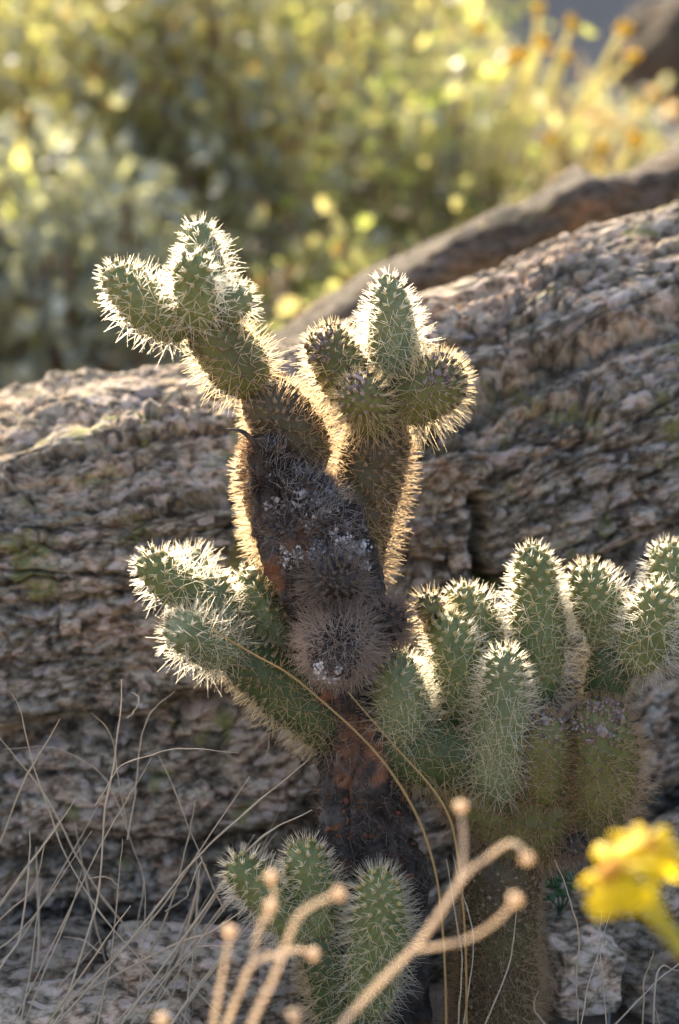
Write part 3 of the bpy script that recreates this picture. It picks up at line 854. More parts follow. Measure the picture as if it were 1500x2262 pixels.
# fringe of pale spines behind the dead trunk's edge, on the living side of the stem
joint(T, [(760, 1290, 0.030, 92), (680, 1170, 0.030, 108), (615, 1060, 0.028, 82), (590, 960, 0.028, 62)], 'old', base=0.9)
# ---- upper left arm
joint(T, [(700, 1040, 0.018, 58), (640, 950, 0.016, 66), (560, 850, 0.014, 50)], 'old', label='brown woody joint carrying the upper left arm')
joint(T, [(568, 868, 0.012, 44), (520, 800, 0.010, 60), (440, 705, 0.008, 44)], 'mid')
joint(T, [(425, 725, 0.006, 32), (340, 685, 0.000, 49), (238, 596, -0.008, 25)], 'young')
joint(T, [(458, 712, 0.022, 32), (458, 620, 0.032, 38), (436, 494, 0.040, 22)], 'pale')
joint(T, [(436, 722, -0.008, 32), (430, 650, -0.024, 39), (424, 566, -0.034, 25)], 'young')
joint(T, [(478, 712, 0.010, 24), (512, 672, 0.006, 32), (540, 640, 0.002, 28)], 'pale', lmul=1.0)
# ---- upper right arm
joint(T, [(775, 1300, 0.030, 62), (795, 1150, 0.030, 66), (830, 1000, 0.030, 68), (850, 910, 0.030, 46)], 'old')
jk2 = joint(T, [(815, 915, 0.034, 42), (755, 815, 0.030, 55), (706, 732, 0.026, 40)], 'mid', flat_tip=0.5)
crust(T, jk2, 722, 764, 36, 70, 'crust_pink', 0.0012)
joint(T, [(872, 880, 0.036, 44), (868, 770, 0.036, 53), (856, 612, 0.032, 19)], 'pale', cap=2.2)
jk3 = joint(T, [(832, 950, 0.020, 40), (806, 890, -0.006, 46), (786, 856, -0.026, 36)], 'mid', flat_tip=0.3)
crust(T, jk3, 786, 850, 28, 70, 'crust_pink', 0.0013)
jk4 = joint(T, [(845, 895, 0.026, 46), (935, 865, 0.020, 64), (1016, 820, 0.012, 48)], 'mid', flat_tip=0.3, lmul=1.25)
crust(T, jk4, 968, 810, 44, 130, 'crust_pink', 0.0013)
# ---- dead knobs on the trunk
joint(T, [(740, 1300, -0.026, 52), (738, 1285, -0.044, 54), (730, 1276, -0.062, 38)], 'deadk', name='dead_joint', lmul=1.15, base=1.0, nmul=1.1)
jd2 = joint(T, [(770, 1395, -0.025, 58), (745, 1430, -0.055, 64), (728, 1474, -0.085, 46)], 'dead', name='dead_joint', base=1.0, tipcol=False, label='bristly grey brown dead knob with a white scar')
crust(T, jd2, 724, 1488, 28, 280, 'crust_white', 0.0009, 0.0016, patchy=0.2)
joint(T, [(835, 1400, -0.015, 40), (858, 1372, -0.03, 36), (872, 1350, -0.042, 24)], 'deadk', name='dead_joint', lmul=1.2, nmul=1.5)
bristles(T, tr, [(675, 1085, 70, 220, 0.011, (0.45, -0.1, 0.45)), (735, 1150, 62, 220, 0.011, (0.5, -0.1, 0.35)), (620, 1010, 42, 110, 0.012, (0.2, -0.1, 0.7)), (740, 1080, 60, 160, 0.014, (0.6, -0.1, 0.5))], 'sp_ash')
bristles(T, tr, [(640, 1150, 70, 200, 0.009, (-0.1, -0.2, 0.3)), (690, 1215, 90, 300, 0.010, (0, -0.3, 0.1)), (800, 1700, 150, 500, 0.012, (0, -0.2, 0.2)), (830, 1950, 150, 500, 0.012, (0, -0.2, 0.2))], 'sp_dkgrey')
crust(T, tr, 690, 1170, 110, 420, 'crust_dark', 0.0016)
crust(T, tr, 660, 1100, 80, 420, 'crust_ash', 0.0010, patchy=0.45)
crust(T, tr, 740, 1190, 70, 420, 'crust_ash', 0.0010, patchy=0.4)
crust(T, tr, 775, 1228, 46, 700, 'crust_white', 0.0009, 0.0012, patchy=0.25)
crust(T, tr, 645, 1226, 28, 260, 'crust_white', 0.0009, 0.001, patchy=0.25)
crust(T, tr, 800, 1750, 120, 110, 'crust_rust', 0.0015, patchy=0.5)
crust(T, tr, 820, 1880, 120, 110, 'crust_rust', 0.0015, patchy=0.5)
tube([P(503, 948, -0.010), P(530, 951, -0.022), P(553, 968, -0.026), P(575, 1000, -0.020)], [0.0006, 0.0016, 0.0022, 0.0012], 24, 6, MAT['bark'], 'splinter', T)
# ---- lower left arm
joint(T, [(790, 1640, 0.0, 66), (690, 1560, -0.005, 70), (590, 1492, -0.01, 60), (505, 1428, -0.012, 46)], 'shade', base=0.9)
joint(T, [(525, 1450, -0.015, 40), (460, 1422, -0.030, 48), (388, 1386, -0.048, 38)], 'pale', flat_tip=0.75, lmul=1.1)
joint(T, [(512, 1420, 0.006, 36), (482, 1340, 0.006, 44), (450, 1275, 0.004, 36)], 'pale', flat_tip=0.3)
joint(T, [(446, 1322, 0.000, 28), (380, 1285, -0.004, 39), (318, 1232, -0.010, 25)], 'young')
joint(T, [(455, 1310, 0.022, 28), (425, 1260, 0.030, 34), (400, 1222, 0.038, 24)], 'pale')
joint(T, [(640, 1500, 0.020, 48), (600, 1390, 0.022, 56), (552, 1258, 0.022, 28)], 'young', cap=1.8)
# ---- right arm
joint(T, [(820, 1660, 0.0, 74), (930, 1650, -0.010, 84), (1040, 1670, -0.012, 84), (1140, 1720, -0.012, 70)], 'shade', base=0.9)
joint(T, [(905, 1650, -0.016, 52), (885, 1550, -0.022, 60), (872, 1448, -0.026, 36)], 'pale', lmul=1.15)
joint(T, [(1025, 1600, -0.004, 38), (1012, 1480, -0.008, 49), (984, 1362, -0.008, 27)], 'young')
joint(T, [(1095, 1470, 0.028, 32), (1055, 1375, 0.028, 42), (1008, 1300, 0.026, 24)], 'young')
joint(T, [(960, 1400, 0.016, 14), (954, 1360, 0.010, 22), (946, 1325, -0.004, 24)], 'mid', lmul=1.05, flat_tip=0.4)
joint(T, [(1180, 1560, 0.012, 40), (1190, 1400, 0.014, 54), (1176, 1214, 0.012, 28)], 'young', cap=1.7)
joint(T, [(1100, 1760, -0.03, 62), (1108, 1600, -0.040, 56), (1116, 1436, -0.044, 28)], 'pale', cap=1.5, lmul=1.1)
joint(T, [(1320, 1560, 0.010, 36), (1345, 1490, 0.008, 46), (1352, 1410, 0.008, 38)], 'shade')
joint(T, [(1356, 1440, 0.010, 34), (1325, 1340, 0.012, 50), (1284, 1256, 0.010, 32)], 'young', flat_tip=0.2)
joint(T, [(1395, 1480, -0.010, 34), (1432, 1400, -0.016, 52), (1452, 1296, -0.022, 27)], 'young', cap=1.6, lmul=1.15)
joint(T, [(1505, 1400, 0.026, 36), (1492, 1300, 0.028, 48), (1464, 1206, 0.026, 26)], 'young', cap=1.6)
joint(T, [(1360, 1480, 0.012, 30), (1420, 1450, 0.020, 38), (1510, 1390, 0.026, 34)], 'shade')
jr10 = joint(T, [(1200, 1780, -0.030, 52), (1204, 1670, -0.036, 56), (1200, 1584, -0.040, 42)], 'fuzzy', flat_tip=0.3)
crust(T, jr10, 1200, 1596, 48, 130, 'crust_pink', 0.0014, 0.001)
jr11 = joint(T, [(1290, 1850, -0.012, 72), (1322, 1700, -0.022, 86), (1318, 1552, -0.026, 64)], 'fuzzy', flat_tip=0.35, base=0.85, lmul=1.1)
crust(T, jr11, 1318, 1568, 72, 260, 'crust_pink', 0.0014, 0.001)
joint(T, [(1130, 1850, 0.0, 100), (1200, 1780, -0.008, 112), (1290, 1740, -0.010, 90)], 'fuzzy', base=0.9, lmul=1.1)
joint(T, [(1000, 1700, 0.0, 70), (1120, 1790, -0.006, 92), (1230, 1830, -0.006, 70)], 'fuzzy', base=0.9)
# dead leafless knob under the right arm and the thick column that carries it
joint(T, [(1255, 1840, -0.02, 22), (1268, 1858, -0.035, 28), (1272, 1868, -0.05, 20)], 'deadk', name='dead_joint')
joint(T, [(1080, 2520, -0.005, 88), (1098, 2200, -0.005, 88), (1105, 2020, -0.005, 84), (1120, 1850, -0.005, 84)], 'column', name='stem', base=1.0, tipcol=False, lmul=0.95, label='thick bristly brown column below the right arm')

young = thing('young_cholla', 'small green cholla of three stubby joints at the foot of the big cactus', 'cactus', P(780, 2330, -0.07) * [1, 1, 0] + [0, 0, -0.045])
joint(young, [(815, 2500, -0.060, 55), (770, 2250, -0.066, 66), (735, 2130, -0.07, 58), (690, 2040, -0.07, 44)], 'shade')
joint(young, [(690, 2080, -0.064, 38), (640, 2030, -0.07, 46), (512, 1902, -0.08, 30)], 'young', tipshort=0.55)
joint(young, [(715, 2110, -0.066, 40), (695, 1990, -0.068, 48), (668, 1866, -0.068, 32)], 'young', tipshort=0.55)
joint(young, [(800, 2240, -0.076, 46), (832, 2080, -0.090, 60), (840, 1926, -0.098, 36)], 'young', cap=1.7, tipshort=0.55, lmul=1.15)

# ------------------------------------------------------------------ grass
def z6(pts): return [(a / 2.143, 1500 + b / 2.143) for a, b in pts]
def stalks(parent, lines, mat, y0=(-0.06, 0.06), r=(0.0010, 0.0016), ground=True, name='stalk'):
    for k, pts in enumerate(lines):
        pts = list(pts) if pts[0][1] < pts[-1][1] else list(reversed(pts))
        ya = rng.uniform(*y0); yb = ya + rng.uniform(-0.05, 0.05)
        Q = [P(a, b, yb + (ya - yb) * q / (len(pts) - 1)) for q, (a, b) in enumerate(pts)]
        if ground and Q[-1][2] > -0.01:
            d = Q[-1] - Q[-2]; d = d / max(1e-6, -d[2]) if d[2] < 0 else np.array([0, 0, -1.0])
            d[:2] = np.clip(d[:2], -1.2, 1.2)
            if Q[-1][2] < 0.12: Q.append(Q[-1] + d * (Q[-1][2] + 0.06))
        rr = rng.uniform(*r)
        nq = 4 * len(Q)
        c = spline(Q, nq) + rng.normal(0, 0.00018, (nq, 3)) + 0.0005 * np.sin(np.arange(nq)[:, None] * rng.uniform(0.4, 0.9) + rng.uniform(0, 6, 3))
        taper = np.interp(np.linspace(0, 1, nq), [0, 0.3, 1], [0.4, 0.8, 1.0]) * rr * rng.uniform(0.85, 1.15, nq)
        taper[5::7] *= 1.35                      # nodes
        tube(c, taper, nq * 3, 5, mat, name, parent)

tuft = thing('dry_grass_tuft', 'tuft of long dry straw grass stalks leaning across the shaded rock', 'dry grass', P(200, 2330, 0.02) * [1, 1, 0] + [0, 0, -0.045])
L6 = [
 [(60,1630),(230,1300),(390,960),(560,640),(720,370)], [(240,1630),(500,1350),(750,1100),(930,840),(1180,460)],
 [(270,1633),(620,1230),(930,850),(1200,600),(1460,380)], [(0,280),(200,530),(390,880),(560,1130),(800,1370)],
 [(60,70),(110,200),(180,480),(300,800),(420,1030),(640,1300),(900,1630)],
 [(575,0),(565,200),(540,400),(500,600),(480,900),(430,1160),(300,1560),(250,1640)],
 [(140,720),(140,900),(90,1220),(0,1370)], [(360,560),(160,850),(0,1060)], [(480,570),(300,900),(90,1240),(-60,1400)],
 [(930,570),(890,750),(830,1000),(690,1330),(500,1600)], [(1330,600),(1200,880),(1000,1150),(700,1500),(560,1640)],
 [(930,840),(940,1000),(930,1190)], [(580,760),(560,1000),(520,1360),(440,1633)], [(1480,620),(1250,740),(1100,900),(900,1180)],
 [(1200,1050),(1000,1200),(750,1290)], [(1100,1110),(900,1300),(700,1480),(540,1633)], [(390,900),(330,1100),(200,1420),(110,1640)],
 [(-10,790),(120,480),(280,190)], [(210,780),(150,1000),(0,1140)], [(430,720),(250,1000),(60,1230),(-80,1330)],
 [(640,1200),(700,1300),(900,1450)], [(440,1150),(380,1380),(230,1640)], [(520,1350),(490,1500),(460,1640)], [(300,640),(120,900),(-20,1110)],
 [(1000,1010),(900,1180),(800,1370),(760,1450)],
]
for k in range(16):                       # more straight straws of the same tuft
    a0, b0 = rng.uniform(-100, 900), 1640; ang = rng.uniform(-0.35, 0.75); ln = rng.uniform(500, 1150)
    L6.append([(a0 + math.sin(ang) * ln * f + 25 * math.sin(f * 3 + k), b0 - math.cos(ang) * ln * f) for f in (1.0, 0.66, 0.33, 0.0)])
stalks(tuft, [z6(l) for l in L6], MAT['grass'], r=(0.0006, 0.0012))
thin = [
 [(20,330),(200,320),(350,360),(480,450),(570,620),(650,850),(680,990),(640,1200),(600,1400),(560,1560)],
 [(1130,350),(900,330),(700,360),(560,430),(450,600)], [(750,360),(830,530),(900,720),(1000,960),(1060,1090)],
 [(620,60),(655,90),(640,150),(600,180)], [(430,160),(500,220),(540,330),(570,520),(600,700)], [(830,60),(720,150),(660,330),(640,560),(600,760)],
 [(1280,260),(1270,330),(1250,380)], [(420,940),(500,940),(560,970)], [(880,980),(890,1020),(860,1050),(780,1100)],
 [(300,1220),(400,1240),(480,1300)], [(940,1270),(1050,1260),(1130,1270)], [(880,1040),(950,870),(1010,980),(1060,1100)],
]
stalks(tuft, [z6(l) for l in thin], MAT['grass'], r=(0.0005, 0.0007), ground=False, name='thin_stalk')
# fine dead twigs at the base
def twigs(parent, n, x0, x1, yy, h, mat, name='twigs'):
    vs, fs, off = [], [], 0
    for k in range(n):
        y = rng.uniform(*yy); b = np.array([P(rng.uniform(x0, x1), 2200, y)[0], y, -0.05])
        hh = h * rng.uniform(0.4, 1.0); lean = rng.normal(0, 0.55, 2)
        q = [b, b + [lean[0] * hh * 0.4, lean[1] * hh * 0.2, hh * 0.5], b + [lean[0] * hh * 1.0, lean[1] * hh * 0.4, hh * rng.uniform(0.75, 1)]]
        v, f = tube(q, [0.0009, 0.0007, 0.0003], 8, 4, None, None)
        vs.append(v); fs.append(f + off); off += len(v)
        for t in range(rng.integers(1, 4)):
            w = rng.uniform(0.3, 0.9); c0 = b + (q[2] - b) * w
            d = rng.normal(0, 1, 3); d[2] = abs(d[2]) * 0.6; d *= 0.012 / np.linalg.norm(d) * rng.uniform(0.6, 1.8)
            v, f = tube([c0, c0 + d * 0.5 + rng.normal(0, 0.001, 3), c0 + d], [0.0005, 0.0003], 5, 3, None, None)
            vs.append(v); fs.append(f + off); off += len(v)
    o = mesh(name, np.concatenate(vs) - local(parent), np.concatenate(fs), mat, parent)
    o['kind'] = 'stuff'
    return o
twigs(tuft, 34, -60, 560, (-0.05, 0.10), 0.075, MAT['grass_grey'])

rt = thing('dry_grass_tuft', 'sparse tuft of thin dry grass before the pale blocky stone', 'dry grass', P(1270, 2330, 0.02) * [1, 1, 0] + [0, 0, -0.045])
stalks(rt, [[(1226, 1900), (1258, 1985), (1277, 2060), (1275, 2160), (1276, 2280)], [(1358, 1990), (1325, 2090), (1300, 2180), (1278, 2280)],
            [(1560, 2090), (1500, 2130), (1440, 2180), (1350, 2270)], [(1446, 2100), (1425, 2160), (1420, 2230)],
            [(1330, 2000), (1325, 2080), (1330, 2150)], [(1210, 2270), (1180, 2230), (1190, 2190)], [(1500, 2145), (1450, 2165)], [(1000, 1890), (1030, 2000), (1045, 2110), (1020, 2290)],
            [(985, 1900), (1012, 2050), (1020, 2150), (1010, 2290)], [(1140, 2010), (1130, 2110), (1090, 2220), (1060, 2290)], [(1450, 2230), (1462, 2290)]], MAT['grass'], (-0.11, -0.05), (0.0006, 0.0010))
twigs(rt, 22, 900, 1520, (-0.08, 0.12), 0.05, MAT['grass_grey'])

gs = thing('dry_grass_stalk', 'thin golden dry stalk arching from the left arm down across the dark trunk', 'dry grass', P(985, 2330, -0.13) * [1, 1, 0] + [0, 0, -0.045])
tube([P(a, b, y) for a, b, y in ((470, 1392, -0.085), (560, 1445, -0.09), (640, 1490, -0.10), (730, 1565, -0.105), (800, 1630, -0.11), (860, 1700, -0.115), (915, 1790, -0.12), (950, 1880, -0.125), (972, 1990, -0.13), (985, 2200, -0.13), (985, 2500, -0.13))],
     [0.0005, 0.0008, 0.0011, 0.0010, 0.0010], 60, 6, MAT['grass_gold'], 'stalk', gs)
gs2 = thing('dry_grass_stalk', 'thin golden dry stalk hanging below the white scarred knob beside the right arm', 'dry grass', P(1030, 2330, -0.14) * [1, 1, 0] + [0, 0, -0.045])
tube([P(a, b, y) for a, b, y in ((768, 1528, -0.11), (830, 1600, -0.115), (890, 1668, -0.12), (950, 1735, -0.13), (990, 1800, -0.135), (1008, 1870, -0.135), (1022, 1990, -0.14), (1030, 2150, -0.14), (1030, 2500, -0.14))],
     [0.0005, 0.0007, 0.0010, 0.0009, 0.0009], 60, 6, MAT['grass_gold'], 'stalk', gs2)

sprout = thing('green_sprout', 'tiny sprout of rounded dark green leaves between the thick column and the yellow flower', 'plant', P(1232, 2050, 0.05))
for k, (a, b, w, h) in enumerate(((1222, 1950, 20, 16), (1250, 1938, 22, 14), (1240, 1972, 18, 13), (1212, 1982, 16, 12), (1262, 1960, 15, 11))):
    c = P(a, b, 0.05 - 0.006 * k); base_ = P(1234, 2020, 0.05)
    sx, sz = w * SC(0.05), h * SC(0.05)
    V = [c + np.array([sx * q * math.cos(t), -0.004 * (1 - q * q) + 0.003 * math.sin(3 * t) * q, sz * q * math.sin(t)]) for q in (0.02, 0.5, 0.85, 1.0) for t in np.linspace(0, 2 * np.pi, 16, endpoint=False)]
    i_ = np.arange(64).reshape(4, 16); j_ = np.roll(i_, -1, 1)
    mesh('leaf', np.array(V) - local(sprout), np.stack([i_[:-1], j_[:-1], j_[1:], i_[1:]], -1).reshape(-1, 4), MAT['sprout'], sprout)
    tube([base_, (base_ + c) / 2 + [0.002, 0, 0], c], [0.0010, 0.0008], 8, 5, MAT['sprout'], 'stem', sprout)

# ------------------------------------------------------------------ dried flower stems in front of the cactus (out of focus)
def head(parent, pos, d, r, mat, name='seed_head'):
    """shaggy receptacle: a cup with bristly rim"""
    d = np.array(d, float); d /= np.linalg.norm(d)
    a = np.cross(d, [0.3, 1, 0.2]); a /= np.linalg.norm(a); b = np.cross(d, a)
    prof = [(-1.3, 0.35), (-0.8, 0.6), (-0.2, 1.0), (0.35, 1.05), (0.75, 0.75), (1.0, 0.15)]
    nn = 14; V = []
    for h, q in prof:
        for k in range(nn):
            w = 2 * np.pi * k / nn; rr = r * q * (1 + 0.10 * (-1) ** k)
            V.append(pos + d * h * r + (a * math.cos(w) + b * math.sin(w)) * rr)
    i = np.arange(len(prof) * nn).reshape(len(prof), nn); j = np.roll(i, -1, 1)
    F = np.stack([i[:-1], j[:-1], j[1:], i[1:]], -1).reshape(-1, 4)
    return mesh(name, np.array(V) - local(parent), [F, i[-1][None, :], i[0][::-1][None, :]], mat, parent)

def dried(label, px, y, lines, heads):
    q = P(px, 2262, y)
    t = thing('dried_flower_stem', label, 'dried flower', (q[0], y, 0.0))
    for pts, main in lines:
        Q = [P(a, b, y + dy) for a, b, dy in pts]
        if main:
            d = (Q[0] - Q[1]); d = d / abs(d[2]); h = Q[0][2] + 0.06
            Q = [Q[0] + d * h * [0.75, 1, 1], Q[0] + d * h * [0.45, 0.5, 0.5]] + Q
        tube(Q, [0.0018, 0.0016, 0.0013, 0.0009] if main else [0.0011, 0.0009], None, 8, MAT['dry_stem'], 'stem', t)
    for a, b, dy, d in heads:
        head(t, P(a, b, y + dy), d, 0.0034, MAT['dry_head'])
    return t
YF = -0.60
dried('forked peach coloured dried flower stem with bead like heads crossing the bristly column', 730, YF,
      [([(750, 2270, 0), (925, 2081, 0), (1023, 1939, 0.01), (1075, 1895, 0.01), (1127, 1862, 0.01), (1158, 1880, 0.0)], True),
       ([(905, 2100, 0), (960, 2092, 0), (1029, 2076, -0.02), (1090, 2040, -0.03), (1138, 1990, -0.04)], False),
       ([(1010, 1960, 0.01), (1022, 1900, 0.02), (1024, 1846, 0.03), (1018, 1788, 0.04)], False)],
      [(1164, 1896, 0, (0.4, 0, -0.9)), (1139, 1987, -0.04, (0.5, 0, 0.8)), (1018, 1782, 0.04, (0, 0, 1))])
dried('cluster of peach coloured dried flower stems with round heads before the small young cactus', 530, YF + 0.02,
      [([(470, 2270, 0.0), (490, 2160, 0.0), (508, 2062, 0.0)], True),
       ([(498, 2270, 0.01), (530, 2190, 0.01), (558, 2130, 0.01), (610, 2108, 0.01), (662, 2098, 0.01), (688, 2106, 0.01)], True),
       ([(556, 2140, 0.01), (566, 2075, 0.02), (580, 2030, 0.02), (597, 2006, 0.02)], False),
       ([(590, 2040, 0.02), (606, 1985, 0.03), (598, 1942, 0.03)], False),
       ([(552, 2270, -0.02), (600, 2170, -0.02), (640, 2065, -0.02), (662, 2020, -0.02), (705, 1992, -0.02), (744, 1976, -0.02)], True)],
      [(508, 2058, 0, (0.1, 0, 1)), (692, 2108, 0.01, (1, 0, -0.2)), (598, 2002, 0.02, (0.3, -0.5, 1)), (598, 1938, 0.03, (-0.1, -0.3, 1)), (748, 1974, -0.02, (0.9, 0, 0.4))])
dried('short dried flower stem with a single round head below the peach stems', 651, YF - 0.02, [([(653, 2300, 0), (652, 2246, 0)], True)], [(651, 2244, 0, (0, -0.2, 1))])
dried('short dried flower stem with a small round head beside the flat pale slab', 358, YF - 0.02, [([(352, 2320, 0), (358, 2258, 0)], True)], [(358, 2254, 0, (0, -0.2, 1))])

# ------------------------------------------------------------------ yellow flower
def petal(parent, c, nrm, d, L, w, droop, name='petal'):
    nrm = nrm / np.linalg.norm(nrm); d = d - nrm * np.dot(d, nrm); d /= np.linalg.norm(d); s = np.cross(nrm, d)
    nu, nv = 9, 5; V = []
    for i in range(nu):
        f = i / (nu - 1)
        ww = w * (0.35 + 0.65 * math.sin(min(1, f * 1.25) * math.pi / 2)) * (1 if f < 0.8 else math.sqrt(max(0.05, 1 - ((f - 0.8) / 0.2) ** 2)))
        for j in range(nv):
            g = j / (nv - 1) * 2 - 1
            V.append(c + d * L * f + s * ww * g + nrm * (-droop * L * f * f + 0.0015 * abs(g) * math.cos(g * 3)))
    i = np.arange(nu * nv).reshape(nu, nv)
    F = np.stack([i[:-1, :-1], i[:-1, 1:], i[1:, 1:], i[1:, :-1]], -1).reshape(-1, 4)
    o = mesh(name, np.array(V) - local(parent), F, MAT['petal'], parent)
    return o
def flower(parent, c, nrm, r, n, droop, seed):
    rr = np.random.default_rng(seed)
    nrm = np.array(nrm, float); nrm /= np.linalg.norm(nrm)
    a = np.cross(nrm, [0.1, 0.2, 1]); a /= np.linalg.norm(a); b = np.cross(nrm, a)
    for k in range(n):
        w = 2 * np.pi * k / n + rr.normal(0, 0.08)
        petal(parent, c + (a * math.cos(w) + b * math.sin(w)) * r * 0.22, nrm + rr.normal(0, 0.12, 3), a * math.cos(w) + b * math.sin(w), r * rr.uniform(0.72, 0.9), r * 0.20, droop + rr.normal(0, 0.12))
    pts = c + np.array([(a * math.cos(q * 2.4) + b * math.sin(q * 2.4)) * r * 0.30 * math.sqrt(q / 60) + nrm * r * (0.12 - 0.10 * q / 60) for q in range(60)])
    v, f = blobs(pts, np.tile(nrm, (60, 1)), np.full(60, r * 0.06), 0.2, 1.2)
    mesh('disc', v - local(parent), f, MAT['flower_disc'], parent)
    cv, cf = tube([c - nrm * r * 0.30, c - nrm * r * 0.12, c + nrm * r * 0.02], [r * 0.08, r * 0.26, r * 0.28], 8, 12, None, None)
    mesh('calyx', cv - local(parent), cf, MAT['flower_stem'], parent)
YY = -0.70
q = P(1600, 2262, YY)
fl = thing('yellow_flower', 'bright yellow daisy like flower head with drooping petals on a yellow green stem', 'flower', (q[0] + 0.03, YY, 0))
c1 = P(1352, 1925, YY)
flower(fl, c1, (-0.62, -0.30, 0.72), 0.0225, 12, 0.45, 3)
tube([c1 - np.array([-0.62, -0.30, 0.72]) * 0.005, P(1400, 1985, YY + 0.008), P(1450, 2035, YY + 0.006), P(1500, 2100, YY), P(1590, 2270, YY), np.array([q[0] + 0.03, YY, -0.06])], [0.0035, 0.0034, 0.0026, 0.0026], 40, 8, MAT['flower_stem'], 'stem', fl)
fl2 = thing('yellow_flower', 'smaller yellow flower head with petals folded up above the drooping one', 'flower', (q[0] + 0.036, YY + 0.02, 0))
c2 = P(1430, 1868, YY + 0.02)
flower(fl2, c2, (0.25, -0.35, 0.9), 0.0195, 11, 0.25, 5)
tube([c2 - np.array([0.25, -0.35, 0.9]) * 0.004, P(1436, 1935, YY + 0.025), P(1462, 2020, YY + 0.022), P(1512, 2095, YY + 0.02), P(1600, 2270, YY + 0.02), np.array([q[0] + 0.036, YY + 0.02, -0.06])], [0.003, 0.0028, 0.0022, 0.0022], 40, 8, MAT['flower_stem'], 'stem', fl2)

# ------------------------------------------------------------------ shrubs behind the rock
def leaf_cloud(centers, size, rr):
    n = len(centers)
    d = rr.normal(0, 1, (n, 3)); d[:, 2] += 0.5; d /= np.linalg.norm(d, axis=1)[:, None]
    s = np.cross(d, rr.normal(0, 1, (n, 3))); s /= np.linalg.norm(s, axis=1)[:, None]
    w = np.cross(d, s)
    L = size * rr.uniform(0.6, 1.25, n); W = L * rr.uniform(0.26, 0.38, n)
    prof = [(0, 0.10, 0), (0.3, 0.85, 0.03), (0.62, 0.95, 0.02), (0.9, 0.45, -0.06), (1.0, 0.04, -0.10)]
    V = []
    for f, q, h in prof:
        for g in (-1, 0, 1):
            V.append(centers + d * (L * f)[:, None] + s * (W * q * g)[:, None] + w * (L * (h + 0.08 * abs(g) * q))[:, None])
    V = np.stack(V, 1).reshape(-1, 3)
    i = np.arange(15).reshape(5, 3)
    q = np.stack([i[:-1, :-1], i[:-1, 1:], i[1:, 1:], i[1:, :-1]], -1).reshape(-1, 4)
    F = (q[None] + (np.arange(n) * 15)[:, None, None]).reshape(-1, 4)
    return V, F

def shrub(label, cx, y, rx, ry, ztop, n, mats, seed, size=0.037, nst=26, flowers=None, group='shrubs beyond the outcrop'):
    rr = np.random.default_rng(seed)
    z0 = 0.035 * max(0, y - 0.9) - 0.06
    t = thing('shrub', label, 'shrub', (cx, y, z0), group)
    H = ztop - z0
    stems = []
    # branching stems
    vs, fs, off = [], [], 0
    ends = []
    for k in range(nst):
        w = rr.uniform(0, 2 * np.pi); q = math.sqrt(rr.uniform(0.02, 1))
        tip = np.array([cx + rx * q * math.cos(w), y + ry * q * math.sin(w), z0 + H * (0.45 + 0.55 * math.sqrt(max(0, 1 - q * q * 0.85))) * rr.uniform(0.7, 1.0)])
        b = np.array([cx + rx * 0.15 * rr.normal(), y + ry * 0.15 * rr.normal(), z0 - 0.02])
        m = b * 0.45 + tip * 0.55 + np.array([0, 0, -0.08 * H]) * rr.uniform(0, 1)
        c = [b, m, tip]
        o = tube(c, [0.011, 0.008, 0.004], 12, 6, MAT['wood'], 'stem', t)
        cc = spline(c, 24)
        ends.append(cc)
        for j in range(5):
            p0 = cc[rr.integers(9, 22)]
            d = rr.normal(0, 1, 3); d[2] = abs(d[2]) + 0.3; d *= rr.uniform(0.08, 0.2) / np.linalg.norm(d)
            v, f = tube([p0, p0 + d * 0.6 + rr.normal(0, 0.01, 3), p0 + d], [0.0025, 0.0012], 6, 4, None, None)
            vs.append(v); fs.append(f + off); off += len(v)
            ends.append(np.linspace(p0, p0 + d, 10))
    tw = mesh('twigs', np.concatenate(vs) - local(t), np.concatenate(fs), MAT['wood'], t); tw['kind'] = 'stuff'
    allp = np.concatenate([e[len(e) // 3:] for e in ends])
    share = np.array([m[1] for m in mats], float); share /= share.sum()
    for (mat, _), sh in zip(mats, share):
        k = int(n * sh)
        c = allp[rr.integers(0, len(allp), k)] + rr.normal(0, 0.065, (k, 3)) * [1, 1, 0.9]
        kv = k // 2
        u = rr.normal(0, 1, (kv, 3)); u /= np.linalg.norm(u, axis=1)[:, None]; u *= rr.uniform(0.05, 1, (kv, 1)) ** 0.45
        c[:kv] = np.array([cx, y, z0 + H * 0.52]) + u * np.array([rx, ry, H * 0.50])
        # leaves thin out in clumps
        dens = perlin(c[:, 0] * 6, c[:, 1] * 6, c[:, 2] * 6, seed % 50)
        c = c[dens > rr.uniform(-1.2, 0.05, k)]
        v, f = leaf_cloud(c, size, rr)
        o = mesh('foliage', v - local(t), f, MAT[mat], t); o['kind'] = 'stuff'
    if flowers:
        for (px, py, yy, px0, py0) in flowers:
            a, b = P(px0, py0, yy), P(px, py, yy)
            o = tube([a, (a + b) / 2 + rr.normal(0, 0.012, 3), b], [0.0065, 0.0055, 0.0045], 10, 6, MAT['stalk'], 'flower_stalk', t)
            nrm = (b - a) / np.linalg.norm(b - a)
            bp = b + rr.normal(0, 0.005, (26, 3)) + nrm * 0.004
            v, f = blobs(bp, np.tile(nrm, (26, 1)), np.full(26, 0.005), 0.3, 0.8)
            w = mesh('flower_head', v - local(t), f, MAT['petal'], t)
    return t

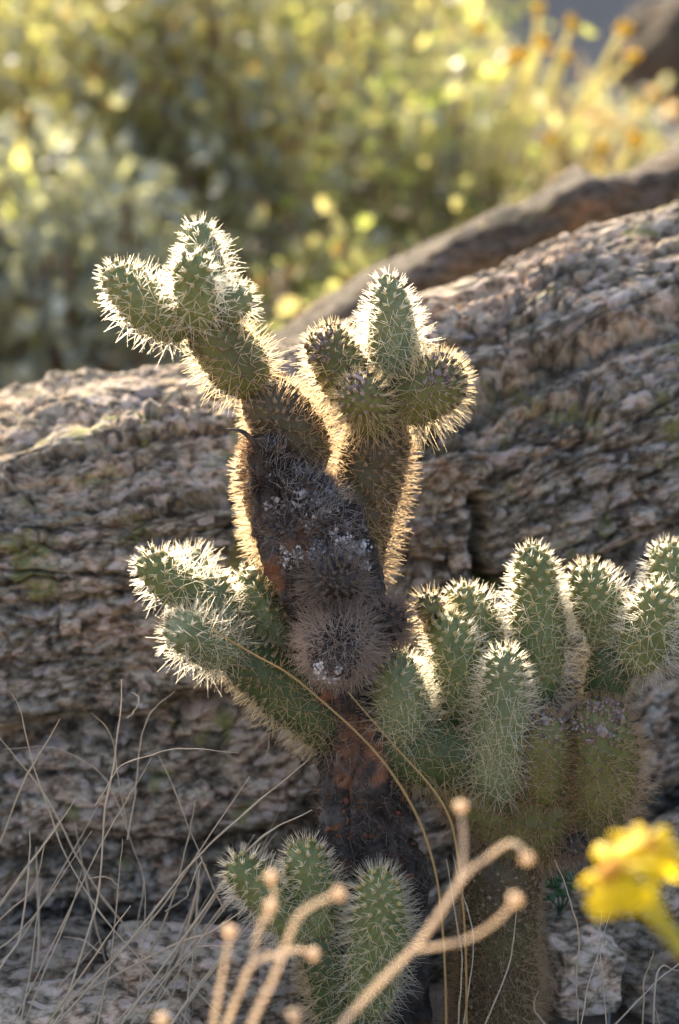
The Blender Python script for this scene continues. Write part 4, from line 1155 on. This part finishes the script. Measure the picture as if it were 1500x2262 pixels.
def xat(px, y): return P(px, 600, y)[0]
shrub('grey leaved shrub behind the low rounded end of the rock', xat(30, 2.2), 2.2, 0.36, 0.28, 0.60, 3744, [('leaf_grey', 0.92), ('leaf_olive', 0.08)], 101)
shrub('tall olive shrub with brown stems rising over the grey leaved shrub', xat(150, 3.0), 3.0, 0.50, 0.40, 1.15, 5400, [('leaf_olive', 0.44), ('leaf_grey', 0.44), ('leaf_brown', 0.05)], 102)
shrub('tall grey and yellow green shrub filling the middle behind the cactus', xat(620, 3.1), 3.1, 0.46, 0.40, 1.15, 5400, [('leaf_grey', 0.50), ('leaf_olive', 0.38), ('leaf_brown', 0.05)], 103)
shrub('fresh green shrub with yellow flowers on long stalks above the rock crest', xat(950, 2.5), 2.5, 0.21, 0.22, 0.74, 2160, [('leaf_green', 0.5), ('leaf_olive', 0.3), ('leaf_grey', 0.2)], 104,
      flowers=[(1262, 55, 2.3, 1120, 420), (1375, 65, 2.4, 1180, 380), (1195, 95, 2.35, 1100, 400), (1160, 128, 2.3, 1090, 380), (1395, 130, 2.45, 1230, 330), (1245, 130, 2.4, 1180, 260), (1400, 310, 2.2, 1360, 400), (1130, 130, 2.3, 1060, 420), (1190, 20, 2.5, 1110, 300), (1330, 330, 2.2, 1340, 420), (1215, 310, 2.3, 1180, 420), (1060, 60, 2.5, 1020, 300)])
shrub('low green shrub close behind the middle of the rock crest', xat(760, 2.0), 2.0, 0.20, 0.2, 0.46, 936, [('leaf_green', 0.5), ('leaf_brown', 0.15), ('leaf_olive', 0.35)], 105, nst=16)
shrub('yellowish sunlit shrub standing far back between the tall shrubs', xat(820, 4.2), 4.2, 0.36, 0.4, 1.30, 3600, [('leaf_olive', 0.6), ('leaf_green', 0.4)], 106, size=0.042)
shrub('far olive shrub behind the tall olive shrub', xat(300, 4.6), 4.6, 0.75, 0.45, 1.50, 5760, [('leaf_olive', 0.55), ('leaf_grey', 0.45)], 107, size=0.046)
shrub('low dull shrub on the slope beside the reddish brown boulder', xat(1330, 4.2), 4.2, 0.32, 0.3, 0.62, 1872, [('leaf_grey', 0.5), ('leaf_brown', 0.3), ('leaf_olive', 0.2)], 108)
